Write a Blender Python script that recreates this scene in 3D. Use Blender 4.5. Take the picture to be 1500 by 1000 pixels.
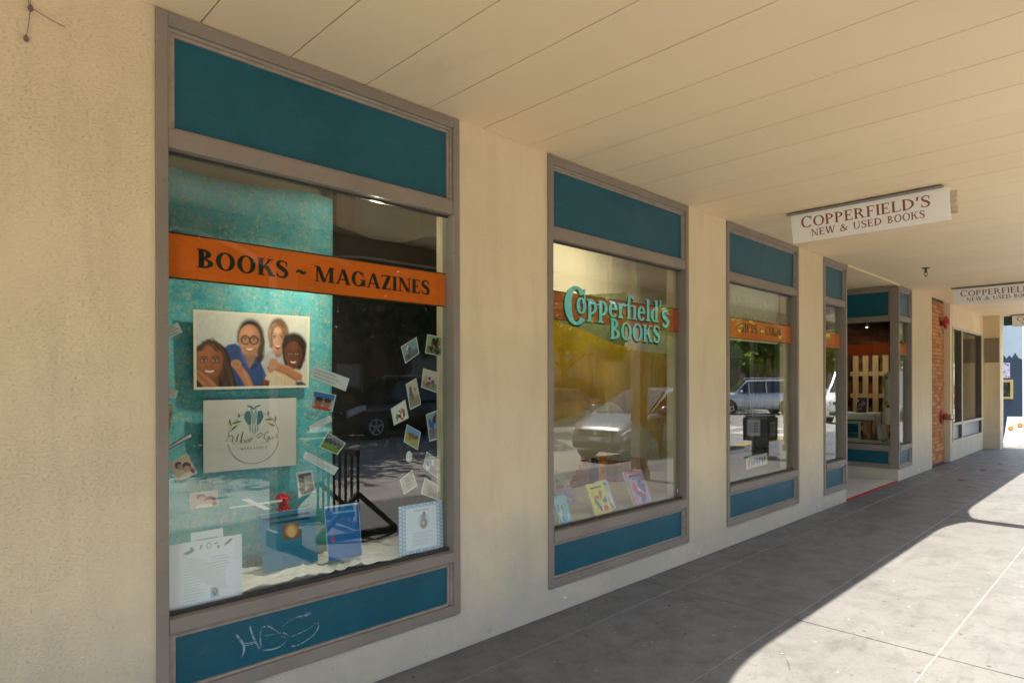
import bpy, math, random
import numpy as np
from mathutils import Vector, Matrix

# ------------------------------------------------------------------ reset
for o in list(bpy.data.objects):
    bpy.data.objects.remove(o, do_unlink=True)
scene = bpy.context.scene
COL = scene.collection
R = math.radians

# ------------------------------------------------------------------ camera
CAMZ = 1.5
cam = bpy.data.cameras.new('camera')
cam.sensor_width = 36.0
cam.lens = 36.0 * 927.75 / 1500.0
cam.shift_y = 61.23 / 1500.0
cam.clip_start = 0.05
cam.clip_end = 900.0
camo = bpy.data.objects.new('camera', cam)
COL.objects.link(camo)
camo.location = (0.0, -2.770, CAMZ)
camo.rotation_mode = 'XYZ'
_rot = Matrix.Rotation(R(45.575 - 90.0), 4, 'Z') @ Matrix.Rotation(R(90.0), 4, 'X') @ Matrix.Rotation(R(-0.128), 4, 'Z')
camo.rotation_euler = _rot.to_euler('XYZ')
scene.camera = camo

# ------------------------------------------------------------------ sky, sun, exposure
SUN_EL = 58.4
SUN_AZ = 2.0      # degrees off the facade normal
world = bpy.data.worlds.new('World')
scene.world = world
world.use_nodes = True
wn = world.node_tree
wn.nodes.clear()
sky = wn.nodes.new('ShaderNodeTexSky')
sky.sky_type = 'NISHITA'
sky.sun_disc = False
sky.sun_elevation = R(SUN_EL)
sky.sun_rotation = R(180.0 + SUN_AZ)
sky.air_density = 1.0
sky.dust_density = 1.2
bgn = wn.nodes.new('ShaderNodeBackground')
bgn.inputs['Strength'].default_value = 0.15
wo = wn.nodes.new('ShaderNodeOutputWorld')
wn.links.new(sky.outputs[0], bgn.inputs[0])
wn.links.new(bgn.outputs[0], wo.inputs[0])

sl = bpy.data.lights.new('sun', 'SUN')
sl.energy = 5.0
sl.angle = R(0.55)
sl.color = (1.0, 0.93, 0.82)
so = bpy.data.objects.new('sun', sl)
COL.objects.link(so)
so.location = (0, -20, 30)
so.rotation_euler = (Matrix.Rotation(R(-SUN_AZ), 4, 'Z') @ Matrix.Rotation(R(90 - SUN_EL), 4, 'X')).to_euler()

scene.view_settings.view_transform = 'Standard'
scene.view_settings.look = 'None'
scene.view_settings.gamma = 1.0
scene.view_settings.use_curve_mapping = False
scene.view_settings.exposure = 1.94
scene.render.engine = 'CYCLES'
scene.cycles.max_bounces = 10
scene.cycles.diffuse_bounces = 5
scene.cycles.glossy_bounces = 4
scene.cycles.transmission_bounces = 8
scene.cycles.transparent_max_bounces = 24
scene.cycles.caustics_reflective = False
scene.cycles.caustics_refractive = False
scene.cycles.sample_clamp_indirect = 6.0
scene.cycles.use_denoising = True
scene.cycles.denoising_input_passes = 'RGB_ALBEDO_NORMAL'
scene.cycles.denoising_prefilter = 'ACCURATE'

# ------------------------------------------------------------------ materials
MATS = {}

def lin(c):
    return tuple(((v / 255.0) / 12.92 if v / 255.0 <= 0.04045 else ((v / 255.0 + 0.055) / 1.055) ** 2.4) for v in c)

class NT:
    def __init__(self, name):
        self.m = bpy.data.materials.new(name)
        self.m.use_nodes = True
        self.t = self.m.node_tree
        self.t.nodes.clear()
        self.out = self.n('ShaderNodeOutputMaterial')
    def n(self, kind, **kw):
        x = self.t.nodes.new(kind)
        for k, v in kw.items():
            setattr(x, k, v)
        return x
    def l(self, a, b):
        self.t.links.new(a, b)
    def pos(self, scale=(1, 1, 1), obj=False):
        mp = self.n('ShaderNodeMapping')
        mp.inputs['Scale'].default_value = scale
        if obj:
            self.l(self.n('ShaderNodeTexCoord').outputs['Object'], mp.inputs[0])
        else:
            self.l(self.n('ShaderNodeNewGeometry').outputs['Position'], mp.inputs[0])
        return mp.outputs[0]
    def noise(self, vec, scale, detail=4, rough=.55):
        x = self.n('ShaderNodeTexNoise')
        x.inputs['Scale'].default_value = scale
        x.inputs['Detail'].default_value = detail
        x.inputs['Roughness'].default_value = rough
        self.l(vec, x.inputs['Vector'])
        return x.outputs['Fac']
    def ramp(self, fac, stops):
        r = self.n('ShaderNodeValToRGB')
        e = r.color_ramp.elements
        while len(e) < len(stops):
            e.new(0.5)
        for i, (p, c) in enumerate(stops):
            e[i].position = p
            e[i].color = (*c, 1) if len(c) == 3 else c
        self.l(fac, r.inputs[0])
        return r.outputs[0]
    def mix(self, fac, a, b, mode='MIX'):
        x = self.n('ShaderNodeMix', data_type='RGBA', blend_type=mode)
        for s, v in ((0, fac), (6, a), (7, b)):
            if hasattr(v, 'is_output'):
                self.l(v, x.inputs[s])
            elif s == 0:
                x.inputs[0].default_value = v
            else:
                x.inputs[s].default_value = (*v, 1)
        return x.outputs[2]
    def math(self, op, a, b=0.0, clamp=False):
        x = self.n('ShaderNodeMath', operation=op, use_clamp=clamp)
        for i, v in enumerate((a, b)):
            if hasattr(v, 'is_output'):
                self.l(v, x.inputs[i])
            else:
                x.inputs[i].default_value = v
        return x.outputs[0]
    def principled(self, col, rough=.6, metal=0.0, spec=.5, normal=None, coat=0.0):
        p = self.n('ShaderNodeBsdfPrincipled')
        if hasattr(col, 'is_output'):
            self.l(col, p.inputs['Base Color'])
        else:
            p.inputs['Base Color'].default_value = (*col, 1)
        if hasattr(rough, 'is_output'):
            self.l(rough, p.inputs['Roughness'])
        else:
            p.inputs['Roughness'].default_value = rough
        p.inputs['Metallic'].default_value = metal
        p.inputs['Specular IOR Level'].default_value = spec
        p.inputs['Coat Weight'].default_value = coat
        if normal is not None:
            self.l(normal, p.inputs['Normal'])
        return p.outputs[0]
    def bump(self, h, strength=.5, dist=.01, normal=None):
        b = self.n('ShaderNodeBump')
        b.inputs['Strength'].default_value = strength
        b.inputs['Distance'].default_value = dist
        self.l(h, b.inputs['Height'])
        if normal is not None:
            self.l(normal, b.inputs['Normal'])
        return b.outputs[0]
    def done(self, sh):
        self.l(sh, self.out.inputs[0])
        return self.m

def mat(name, col, rough=.6, var=.12, scale=6.0, stretch=(1, 1, 1), bump=0.0, bscale=60.0, metal=0.0, spec=.5, coat=0.0, obj=False):
    if name in MATS:
        return MATS[name]
    t = NT(name)
    v = t.pos(stretch, obj)
    f = t.noise(v, scale, 5, .6)
    c = t.ramp(f, [(.28, tuple(x * (1 - var) for x in col)), (.72, tuple(min(1, x * (1 + var)) for x in col))])
    nrm = None
    if bump:
        nrm = t.bump(t.noise(v, bscale, 3), .6, bump)
    rg = t.math('ADD', rough - .06, t.math('MULTIPLY', f, .12))
    MATS[name] = t.done(t.principled(c, rg, metal, spec, nrm, coat))
    return MATS[name]

def mat_stucco():
    t = NT('stucco')
    P = t.pos()
    big = t.noise(P, 1.3, 5, .6)
    c = t.ramp(big, [(.3, (.775, .632, .410)), (.7, (.850, .702, .465))])
    st = t.noise(t.pos((5, 5, .7)), 1.6, 5, .6)
    c = t.mix(t.math('MULTIPLY', t.ramp(st, [(.50, (0, 0, 0)), (.72, (1, 1, 1))]), .34), c, (.60, .50, .34))
    fine = t.noise(P, 26, 4, .65)
    c = t.mix(t.math('MULTIPLY', t.ramp(fine, [(.62, (0, 0, 0)), (.78, (1, 1, 1))]), .35), c, (.52, .44, .31))
    # greyer towards the pavement, with a ragged upper edge
    sep = t.n('ShaderNodeSeparateXYZ')
    t.l(P, sep.inputs[0])
    hgt = t.math('ADD', sep.outputs[2], t.math('MULTIPLY', t.noise(P, 3.0, 5, .7), -.9))
    g = t.ramp(t.math('ADD', t.math('MULTIPLY', hgt, -1.0), .35), [(.0, (0, 0, 0)), (.75, (1, 1, 1))])
    c = t.mix(t.math('MULTIPLY', g, .8), c, (.50, .47, .39))
    sp = t.noise(P, 9.0, 3, .7)
    spm = t.math('MULTIPLY', t.ramp(sp, [(.66, (0, 0, 0)), (.70, (1, 1, 1))]), g)
    c = t.mix(t.math('MULTIPLY', spm, .5), c, (.36, .35, .30))
    w = t.noise(t.pos((1, 1, 2.3)), 84, 4, .7)
    w2 = t.noise(t.pos((1, 1, 2.2)), 130, 2, .5)
    pit = t.ramp(w, [(.36, (0, 0, 0)), (.46, (1, 1, 1))])
    h = t.math('ADD', pit, t.math('ADD', t.math('MULTIPLY', w, 1.2), t.math('MULTIPLY', w2, .5)))
    c = t.mix(t.math('MULTIPLY', t.math('SUBTRACT', 1.0, pit), .05), c, (.50, .40, .26))  # pits tinted darker, painting shade into the relief
    rough_patch = t.ramp(t.noise(P, 2.3, 4, .6), [(.35, (.25, .25, .25)), (.65, (1, 1, 1))])
    h = t.math('MULTIPLY', h, rough_patch)
    return t.done(t.principled(c, .85, 0, .25, t.bump(h, .62, .0044)))

def mat_concrete(name, base, stain, gum=True):
    t = NT(name)
    P = t.pos()
    oi = t.n('ShaderNodeObjectInfo')
    a = t.noise(P, .9, 6, .62)
    c = t.ramp(a, [(.3, tuple(x * .82 for x in base)), (.72, tuple(x * 1.12 for x in base))])
    b = t.noise(P, 5.0, 6, .7)
    c = t.mix(t.math('MULTIPLY', t.ramp(b, [(.48, (0, 0, 0)), (.72, (1, 1, 1))]), .6), c, stain)
    st = t.noise(t.pos((.5, 2.2, 1)), 2.4, 6, .72)
    c = t.mix(t.math('MULTIPLY', t.ramp(st, [(.54, (0, 0, 0)), (.70, (1, 1, 1))]), .5), c, tuple(x * .8 for x in stain))
    for sc_, lo_, k_ in ((34, .56, .45), (13, .60, .5)):
        dn = t.noise(P, sc_, 4, .75)
        c = t.mix(t.math('MULTIPLY', t.ramp(dn, [(lo_, (0, 0, 0)), (lo_ + .10, (1, 1, 1))]), k_), c, tuple(x * .7 for x in stain))
    wh = t.noise(P, 48, 3, .7)
    c = t.mix(t.math('MULTIPLY', t.ramp(wh, [(.66, (0, 0, 0)), (.72, (1, 1, 1))]), .5), c, tuple(x * 1.7 for x in base))
    if gum:
        sy_ = t.n('ShaderNodeSeparateXYZ')
        t.l(P, sy_.inputs[0])
        gd = t.math('ADD', sy_.outputs[1], t.math('MULTIPLY', t.noise(P, 7, 5, .75), .22))
        c = t.mix(t.math('MULTIPLY', t.ramp(gd, [(.03, (0, 0, 0)), (.16, (1, 1, 1))]), .6), c, tuple(x * .45 for x in stain))
    lt = t.noise(P, 2.1, 5, .7)
    c = t.mix(t.math('MULTIPLY', t.ramp(lt, [(.60, (0, 0, 0)), (.72, (1, 1, 1))]), .35), c, tuple(x * 1.35 for x in base))
    c = t.mix(t.math('MULTIPLY', oi.outputs['Random'], .16), c, stain)
    f = t.noise(P, 170, 2, .5)
    c = t.mix(t.math('MULTIPLY', t.ramp(f, [(.45, (0, 0, 0)), (.8, (1, 1, 1))]), .25), c, tuple(x * .6 for x in base))
    if gum:
        for sc, th, k in ((2.6, .030, .8), (5.3, .040, .6)):
            vo = t.n('ShaderNodeTexVoronoi', voronoi_dimensions='2D')
            vo.inputs['Scale'].default_value = sc
            t.l(t.pos((1, 1, .001)), vo.inputs['Vector'])
            d = t.math('ADD', vo.outputs['Distance'], t.math('MULTIPLY', t.noise(P, 40, 2), .04))
            sel = t.n('ShaderNodeSeparateColor')
            t.l(vo.outputs['Color'], sel.inputs[0])
            m = t.math('MULTIPLY', t.math('LESS_THAN', d, th + .02), t.math('GREATER_THAN', sel.outputs[0], .62))
            c = t.mix(t.math('MULTIPLY', m, k), c, tuple(x * .28 for x in base))
        sp = t.n('ShaderNodeTexVoronoi', voronoi_dimensions='2D')
        sp.inputs['Scale'].default_value = 4.4
        t.l(t.pos((1.3, 1, .001)), sp.inputs['Vector'])
        sel = t.n('ShaderNodeSeparateColor')
        t.l(sp.outputs['Color'], sel.inputs[0])
        m = t.math('MULTIPLY', t.math('LESS_THAN', t.math('ADD', sp.outputs['Distance'], t.math('MULTIPLY', t.noise(P, 60, 2), .05)), .05), t.math('GREATER_THAN', sel.outputs[1], .8))
        c = t.mix(t.math('MULTIPLY', m, .7), c, (.62, .60, .55))
    # thin meandering cracks
    cr = t.n('ShaderNodeTexVoronoi', feature='DISTANCE_TO_EDGE', voronoi_dimensions='2D')
    cr.inputs['Scale'].default_value = .55
    wv = t.n('ShaderNodeMix', data_type='RGBA')
    wv.inputs[0].default_value = .12
    nz = t.n('ShaderNodeTexNoise')
    nz.inputs['Scale'].default_value = 3.0
    t.l(P, nz.inputs['Vector'])
    t.l(t.pos((1, 1, .001)), wv.inputs[6])
    t.l(nz.outputs['Color'], wv.inputs[7])
    t.l(wv.outputs[2], cr.inputs['Vector'])
    cm = t.math('MULTIPLY', t.math('LESS_THAN', cr.outputs['Distance'], .0022), t.math('GREATER_THAN', t.noise(P, 1.1, 2), .60))
    c = t.mix(t.math('MULTIPLY', cm, .6), c, tuple(x * .3 for x in base))
    rg = t.ramp(b, [(.3, (.42, .42, .42)), (.7, (.62, .62, .62))])
    nrm = t.bump(t.math('ADD', f, t.math('MULTIPLY', b, 1.5)), .35, .003)
    return t.done(t.principled(c, rg, 0, .5, nrm))

def mat_glass(name, ior=1.82, tint=(.93, .97, .95)):
    t = NT(name)
    geo = t.n('ShaderNodeNewGeometry')
    tr = t.n('ShaderNodeBsdfTransparent')
    tr.inputs[0].default_value = (*tint, 1)
    gl = t.n('ShaderNodeBsdfGlossy')
    gl.inputs['Roughness'].default_value = 0.0
    gl.inputs['Color'].default_value = (1, 1, 1, 1)
    # faint waviness of float glass
    nz = t.noise(t.pos((1, 1, .6)), 1.6, 1)
    b = t.bump(nz, .02, .001)
    t.l(b, gl.inputs['Normal'])
    fr = t.n('ShaderNodeFresnel')
    t.l(t.math('ADD', t.math('MULTIPLY', geo.outputs['Backfacing'], 1.0 - ior), ior), fr.inputs['IOR'])
    mx = t.n('ShaderNodeMixShader')
    t.l(fr.outputs[0], mx.inputs[0])
    t.l(tr.outputs[0], mx.inputs[1])
    t.l(gl.outputs[0], mx.inputs[2])
    return t.done(mx.outputs[0])

def mat_vcol(name='print_ink', rough=.45):
    if name in MATS:
        return MATS[name]
    t = NT(name)
    a = t.n('ShaderNodeAttribute')
    a.attribute_name = 'ink'
    MATS[name] = t.done(t.principled(a.outputs['Color'], rough, 0, .4))
    return MATS[name]

def mat_leaf(name, c1, c2, trans=.4):
    t = NT(name)
    oi = t.noise(t.pos(), .8, 4)
    oi2 = t.noise(t.pos(), 9, 2)
    c = t.ramp(t.math('ADD', t.math('MULTIPLY', oi, .6), t.math('MULTIPLY', oi2, .4)), [(.35, c1), (.65, c2)])
    d = t.principled(c, .5, 0, .35)
    tl = t.n('ShaderNodeBsdfTranslucent')
    c2n = t.mix(.5, c, tuple(min(1, x * 2.2) for x in c2))
    t.l(c2n, tl.inputs[0])
    mx = t.n('ShaderNodeMixShader')
    mx.inputs[0].default_value = trans
    t.l(d, mx.inputs[1])
    t.l(tl.outputs[0], mx.inputs[2])
    return t.done(mx.outputs[0])

def mat_sheer(name, col, alpha):
    t = NT(name)
    f = t.noise(t.pos((3, 3, .6)), 4, 4)
    c = t.ramp(f, [(.3, tuple(x * .7 for x in col)), (.7, col)])
    d = t.n('ShaderNodeBsdfDiffuse')
    t.l(c, d.inputs[0])
    tl = t.n('ShaderNodeBsdfTranslucent')
    t.l(c, tl.inputs[0])
    m1 = t.n('ShaderNodeMixShader')
    m1.inputs[0].default_value = .45
    t.l(d.outputs[0], m1.inputs[1])
    t.l(tl.outputs[0], m1.inputs[2])
    tr = t.n('ShaderNodeBsdfTransparent')
    m2 = t.n('ShaderNodeMixShader')
    m2.inputs[0].default_value = alpha
    t.l(tr.outputs[0], m2.inputs[1])
    t.l(m1.outputs[0], m2.inputs[2])
    return t.done(m2.outputs[0])

def mat_floral():
    t = NT('teal_floral_cotton')
    P = t.pos((1, 1, 1), True)
    a = t.noise(P, 6, 5, .65)
    c = t.ramp(a, [(.3, (.05, .30, .38)), (.5, (.09, .43, .50)), (.72, (.17, .53, .58))])
    b = t.noise(P, 11, 4, .6)
    area = t.ramp(b, [(.38, (0, 0, 0)), (.52, (1, 1, 1))])
    leaf = t.noise(P, 52, 3, .75)
    lm = t.math('MULTIPLY', t.ramp(leaf, [(.50, (0, 0, 0)), (.56, (1, 1, 1))]), area)
    c = t.mix(t.math('MULTIPLY', lm, .5), c, (.34, .45, .34))
    vo = t.n('ShaderNodeTexVoronoi')
    vo.inputs['Scale'].default_value = 42
    t.l(P, vo.inputs['Vector'])
    sel = t.n('ShaderNodeSeparateColor')
    t.l(vo.outputs['Color'], sel.inputs[0])
    ok = t.math('MULTIPLY', t.math('GREATER_THAN', sel.outputs[0], .38), area)
    fl = t.math('MULTIPLY', t.math('LESS_THAN', vo.outputs['Distance'], .40), ok)
    c = t.mix(t.math('MULTIPLY', fl, .5), c, (.48, .54, .38))
    ce = t.math('MULTIPLY', t.math('LESS_THAN', vo.outputs['Distance'], .17), ok)
    c = t.mix(t.math('MULTIPLY', ce, .75), c, (.06, .20, .18))
    dk = t.noise(t.pos((1.4, 1, 1), True), 60, 3, .7)
    c = t.mix(t.math('MULTIPLY', t.ramp(dk, [(.60, (0, 0, 0)), (.66, (1, 1, 1))]), .55), c, (.012, .11, .13))
    return t.done(t.principled(c, .8, 0, .2))

def mat_frame():
    t = NT('taupe_painted_wood')
    P = t.pos()
    a = t.noise(P, 2.2, 5, .6)
    c = t.ramp(a, [(.3, (.225, .186, .148)), (.7, (.285, .240, .195))])
    g = t.noise(t.pos((1.5, 1, 14)), 9, 4, .65)
    c = t.mix(t.math('MULTIPLY', t.ramp(g, [(.55, (0, 0, 0)), (.8, (1, 1, 1))]), .35), c, (.37, .31, .25))
    s = t.noise(P, 24, 4, .7)
    c = t.mix(t.math('MULTIPLY', t.ramp(s, [(.64, (0, 0, 0)), (.74, (1, 1, 1))]), .5), c, (.16, .12, .09))
    return t.done(t.principled(c, .52, 0, .45, t.bump(s, .25, .002)))

def mat_panel():
    t = NT('blue_painted_panel')
    P = t.pos()
    a = t.noise(P, 3.0, 5, .65)
    c = t.ramp(a, [(.28, (.006, .078, .112)), (.72, (.010, .108, .150))])
    s = t.noise(t.pos((1, 1, 2.5)), 14, 5, .7)
    c = t.mix(t.math('MULTIPLY', t.ramp(s, [(.56, (0, 0, 0)), (.78, (1, 1, 1))]), .5), c, (.05, .155, .22))
    sc = t.noise(P, 60, 3, .7)
    c = t.mix(t.math('MULTIPLY', t.ramp(sc, [(.69, (0, 0, 0)), (.73, (1, 1, 1))]), .5), c, (.16, .24, .28))
    rg = t.ramp(s, [(.3, (.30, .30, .30)), (.75, (.48, .48, .48))])
    return t.done(t.principled(c, rg, 0, .35, t.bump(a, .1, .004)))

def mat_brick(name, cols):
    t = NT(name)
    oi = t.n('ShaderNodeObjectInfo')
    c = t.ramp(oi.outputs['Random'], [(0, cols[0]), (.5, cols[1]), (1, cols[2])])
    s = t.noise(t.pos(), 40, 4, .7)
    c = t.mix(t.math('MULTIPLY', t.ramp(s, [(.5, (0, 0, 0)), (.8, (1, 1, 1))]), .4), c, tuple(x * .5 for x in cols[0]))
    return t.done(t.principled(c, .85, 0, .3, t.bump(s, .4, .003)))

S_STUCCO = mat_stucco()
S_WALK = mat_concrete('sidewalk_concrete', (.160, .157, .150), (.064, .063, .062))
S_FRAME = mat_frame()
S_PANEL = mat_panel()
S_GLASS = mat_glass('shop_glass')
S_FLORAL = mat_floral()
S_INK = mat_vcol()
def mat_ceiling():
    t = NT('ceiling_paint')
    P = t.pos()
    oi = t.n('ShaderNodeObjectInfo')
    c = t.ramp(t.noise(t.pos((1, .35, 1)), 1.4, 5, .6), [(.3, (.84, .675, .440)), (.7, (.90, .735, .485))])
    c = t.mix(t.math('MULTIPLY', oi.outputs['Random'], .10), c, (.72, .56, .33))
    st = t.noise(t.pos((1.6, .5, 1)), 1.9, 6, .7)
    c = t.mix(t.math('MULTIPLY', t.ramp(st, [(.60, (0, 0, 0)), (.74, (1, 1, 1))]), .22), c, (.55, .42, .26))
    sp = t.noise(P, 36, 3, .7)
    c = t.mix(t.math('MULTIPLY', t.ramp(sp, [(.71, (0, 0, 0)), (.75, (1, 1, 1))]), .35), c, (.45, .34, .22))
    return t.done(t.principled(c, .55, 0, .4, t.bump(t.noise(t.pos((1, .3, 1)), 7, 3), .35, .0022)))
S_CEIL = mat_ceiling()
S_GAP = mat('dark_gap', (.05, .035, .02), .9)
S_CREAM = mat('cream_plaster', (.76, .68, .50), .8, .06, 2)
S_BLACK = mat('black_paint', (.012, .012, .013), .5, .2)
S_BLACKTXT = mat('black_lettering', (.010, .009, .009), .4, .05)
S_WHITE = mat('white_paint', (.78, .76, .71), .5, .05)
S_ORANGE = mat('orange_window_paint', (.90, .150, .001), .42, .10, 3.0, (1, 1, 3))
S_RUST = mat('rust_orange_window_paint', (.52, .068, .010), .42, .08, 3.0, (1, 1, 3))
S_TURQ = mat('turquoise_lettering', (.28, .88, .90), .4, .05)
S_BROWNTXT = mat('brown_lettering', (.24, .075, .028), .5, .12, 20)
S_SIGN = mat('white_sign_board', (.90, .885, .84), .45, .03, 3)
S_STEEL = mat('weathered_grey_steel', (.28, .26, .23), .5, .15, 10)
S_DARKCLOTH = mat('black_cloth', (.008, .0065, .005), .95, .25, 4, (4, 1, .5))
S_WHITECLOTH = mat('white_cloth', (.75, .74, .69), .85, .05, 5)
S_WOOD = mat('warm_wood', (.34, .17, .065), .6, .25, 3, (1, 1, 12))
S_PINE = mat('pale_pallet_wood', (.46, .30, .14), .7, .2, 3, (6, 6, 1), .001, 40)
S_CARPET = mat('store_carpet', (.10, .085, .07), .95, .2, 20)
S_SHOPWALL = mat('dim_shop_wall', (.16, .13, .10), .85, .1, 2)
S_ASPHALT = mat('worn_asphalt', (.31, .29, .255), .85, .28, 1.3, (1, 1, 1), .004, 120)
S_TYRE = mat('tyre_rubber', (.018, .018, .018), .8, .1)
S_RIM = mat('alloy_rim', (.55, .55, .56), .3, .05, metal=.9)
S_CARGLASS = mat('car_glass', (.015, .020, .022), .05, .05, spec=.9)
S_LAMP = mat('headlamp_lens', (.62, .64, .66), .08, .05, spec=.9)
S_TAIL = mat('red_lamp_lens', (.45, .02, .015), .15, .05)
S_BARK = mat('tree_bark', (.13, .10, .075), .9, .35, 9, (1, 1, .3), .01, 20)
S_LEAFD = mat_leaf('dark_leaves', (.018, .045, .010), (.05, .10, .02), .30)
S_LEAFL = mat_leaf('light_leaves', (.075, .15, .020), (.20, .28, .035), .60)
S_CREAMPAINT = mat('threshold_tile', (.60, .56, .47), .4, .08, 4)
S_RED = mat('red_paint', (.40, .022, .018), .45, .15, 20)

# ------------------------------------------------------------------ mesh building
class MB:
    def __init__(self):
        self.v, self.f, self.m, self.s = [], [], [], []
    def add(self, vs, fs, m=0, smooth=False):
        b = len(self.v)
        self.v.extend([tuple(p) for p in vs])
        for f in fs:
            self.f.append(tuple(b + i for i in f))
            self.m.append(m)
            self.s.append(smooth)
        return self
    def box(self, x0, x1, y0, y1, z0, z1, m=0):
        vs = [(x0, y0, z0), (x1, y0, z0), (x1, y1, z0), (x0, y1, z0), (x0, y0, z1), (x1, y0, z1), (x1, y1, z1), (x0, y1, z1)]
        return self.add(vs, [(0, 3, 2, 1), (4, 5, 6, 7), (0, 1, 5, 4), (1, 2, 6, 5), (2, 3, 7, 6), (3, 0, 4, 7)], m)
    def hexa(self, lo, hi, m=0):
        return self.add(list(lo) + list(hi), [(0, 3, 2, 1), (4, 5, 6, 7), (0, 1, 5, 4), (1, 2, 6, 5), (2, 3, 7, 6), (3, 0, 4, 7)], m)
    def poly(self, pts, m=0):
        return self.add(pts, [tuple(range(len(pts)))], m)
    def prism(self, pts, d, m=0):
        n = len(pts)
        d = Vector(d)
        vs = list(pts) + [tuple(Vector(p) + d) for p in pts]
        fs = [tuple(range(n - 1, -1, -1)), tuple(range(n, 2 * n))]
        fs += [(i, (i + 1) % n, n + (i + 1) % n, n + i) for i in range(n)]
        return self.add(vs, fs, m)
    def tube(self, pts, rads, n=10, m=0, cap=True):
        pts = [Vector(p) for p in pts]
        if not hasattr(rads, '__len__'):
            rads = [rads] * len(pts)
        vs, fs = [], []
        up = None
        for i, p in enumerate(pts):
            d = (pts[min(i + 1, len(pts) - 1)] - pts[max(i - 1, 0)]).normalized()
            if up is None:
                up = Vector((0, 0, 1)) if abs(d.z) < .9 else Vector((1, 0, 0))
            a = d.cross(up).normalized()
            b = a.cross(d).normalized()
            up = b
            for k in range(n):
                t = 2 * math.pi * k / n
                vs.append(tuple(p + (a * math.cos(t) + b * math.sin(t)) * rads[i]))
        for i in range(len(pts) - 1):
            for k in range(n):
                fs.append((i * n + k, i * n + (k + 1) % n, (i + 1) * n + (k + 1) % n, (i + 1) * n + k))
        if cap:
            fs.append(tuple(range(n - 1, -1, -1)))
            fs.append(tuple((len(pts) - 1) * n + k for k in range(n)))
        return self.add(vs, fs, m, True)
    def bar(self, a, b, w, d, m=0, up=(0, 0, 1)):
        a, b = Vector(a), Vector(b)
        t = (b - a).normalized()
        u = Vector(up)
        if abs(t.dot(u)) > .95:
            u = Vector((1, 0, 0))
        s = t.cross(u).normalized()
        q = s.cross(t).normalized()
        lo = [a - s * w / 2 - q * d / 2, a + s * w / 2 - q * d / 2, a + s * w / 2 + q * d / 2, a - s * w / 2 + q * d / 2]
        hi = [p + (b - a) for p in lo]
        return self.hexa([tuple(p) for p in lo], [tuple(p) for p in hi], m)
    def lathe(self, prof, c, n=20, m=0, axis='Z', sx=1, sy=1):
        vs, fs = [], []
        for r, z in prof:
            for k in range(n):
                t = 2 * math.pi * k / n
                a, b = r * math.cos(t) * sx, r * math.sin(t) * sy
                if axis == 'Z':
                    vs.append((c[0] + a, c[1] + b, c[2] + z))
                elif axis == 'Y':
                    vs.append((c[0] + a, c[1] + z, c[2] + b))
                else:
                    vs.append((c[0] + z, c[1] + a, c[2] + b))
        for i in range(len(prof) - 1):
            for k in range(n):
                fs.append((i * n + k, i * n + (k + 1) % n, (i + 1) * n + (k + 1) % n, (i + 1) * n + k))
        fs.append(tuple(range(n - 1, -1, -1)))
        fs.append(tuple((len(prof) - 1) * n + k for k in range(n)))
        return self.add(vs, fs, m, True)
    def grid(self, fn, nu, nv, m=0, smooth=True):
        vs = [fn(i / nu, j / nv) for j in range(nv + 1) for i in range(nu + 1)]
        fs = [(j * (nu + 1) + i, j * (nu + 1) + i + 1, (j + 1) * (nu + 1) + i + 1, (j + 1) * (nu + 1) + i) for j in range(nv) for i in range(nu)]
        return self.add(vs, fs, m, smooth)
    def build(self, name, mats, parent=None, world=True, bevel=0.0, solid=0.0, subsurf=0, fixn=True):
        v = np.array(self.v, dtype=float)
        lo, hi = v.min(0), v.max(0)
        c = Vector(((lo[0] + hi[0]) / 2, (lo[1] + hi[1]) / 2, lo[2]))
        me = bpy.data.meshes.new(name)
        me.from_pydata([tuple(p) for p in (v - np.array(c))], [], self.f)
        if not isinstance(mats, (list, tuple)):
            mats = [mats]
        for x in mats:
            me.materials.append(x)
        me.polygons.foreach_set('material_index', self.m)
        me.polygons.foreach_set('use_smooth', self.s)
        me.update()
        if fixn:
            import bmesh
            bm = bmesh.new()
            bm.from_mesh(me)
            bmesh.ops.recalc_face_normals(bm, faces=bm.faces)
            bm.to_mesh(me)
            bm.free()
        o = bpy.data.objects.new(name, me)
        COL.objects.link(o)
        o.location = c
        if parent is not None:
            o.parent = parent
            if world:
                p = parent
                off = Vector((0, 0, 0))
                while p is not None:
                    off += Vector(p.location)
                    p = p.parent
                o.location = c - off
        if solid:
            md = o.modifiers.new('solid', 'SOLIDIFY')
            md.thickness = solid
            md.offset = 0
        if subsurf:
            md = o.modifiers.new('sub', 'SUBSURF')
            md.levels = md.render_levels = subsurf
        if bevel:
            md = o.modifiers.new('bevel', 'BEVEL')
            md.width = bevel
            md.segments = 2
            md.limit_method = 'ANGLE'
        return o

def empty(name, loc, rz=0.0):
    o = bpy.data.objects.new(name, None)
    o.empty_display_size = .2
    COL.objects.link(o)
    o.location = loc
    o.rotation_euler = (0, 0, rz)
    return o

def tag(o, label, cat, group=None):
    o['label'] = label
    o['category'] = cat
    if group:
        o['group'] = group
    return o

def struct(o, kind='structure'):
    o['kind'] = kind
    return o

def linkcopy(src, parent=None, loc=None, name=None):
    c = src.copy()
    COL.objects.link(c)
    if parent is not None:
        c.parent = parent
    if loc is not None:
        c.location = loc
    return c

def copy_tree(o, parent=None):
    c = o.copy()
    COL.objects.link(c)
    c.parent = parent
    for ch in [x for x in bpy.data.objects if x.parent == o]:
        copy_tree(ch, c)
    return c

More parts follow.
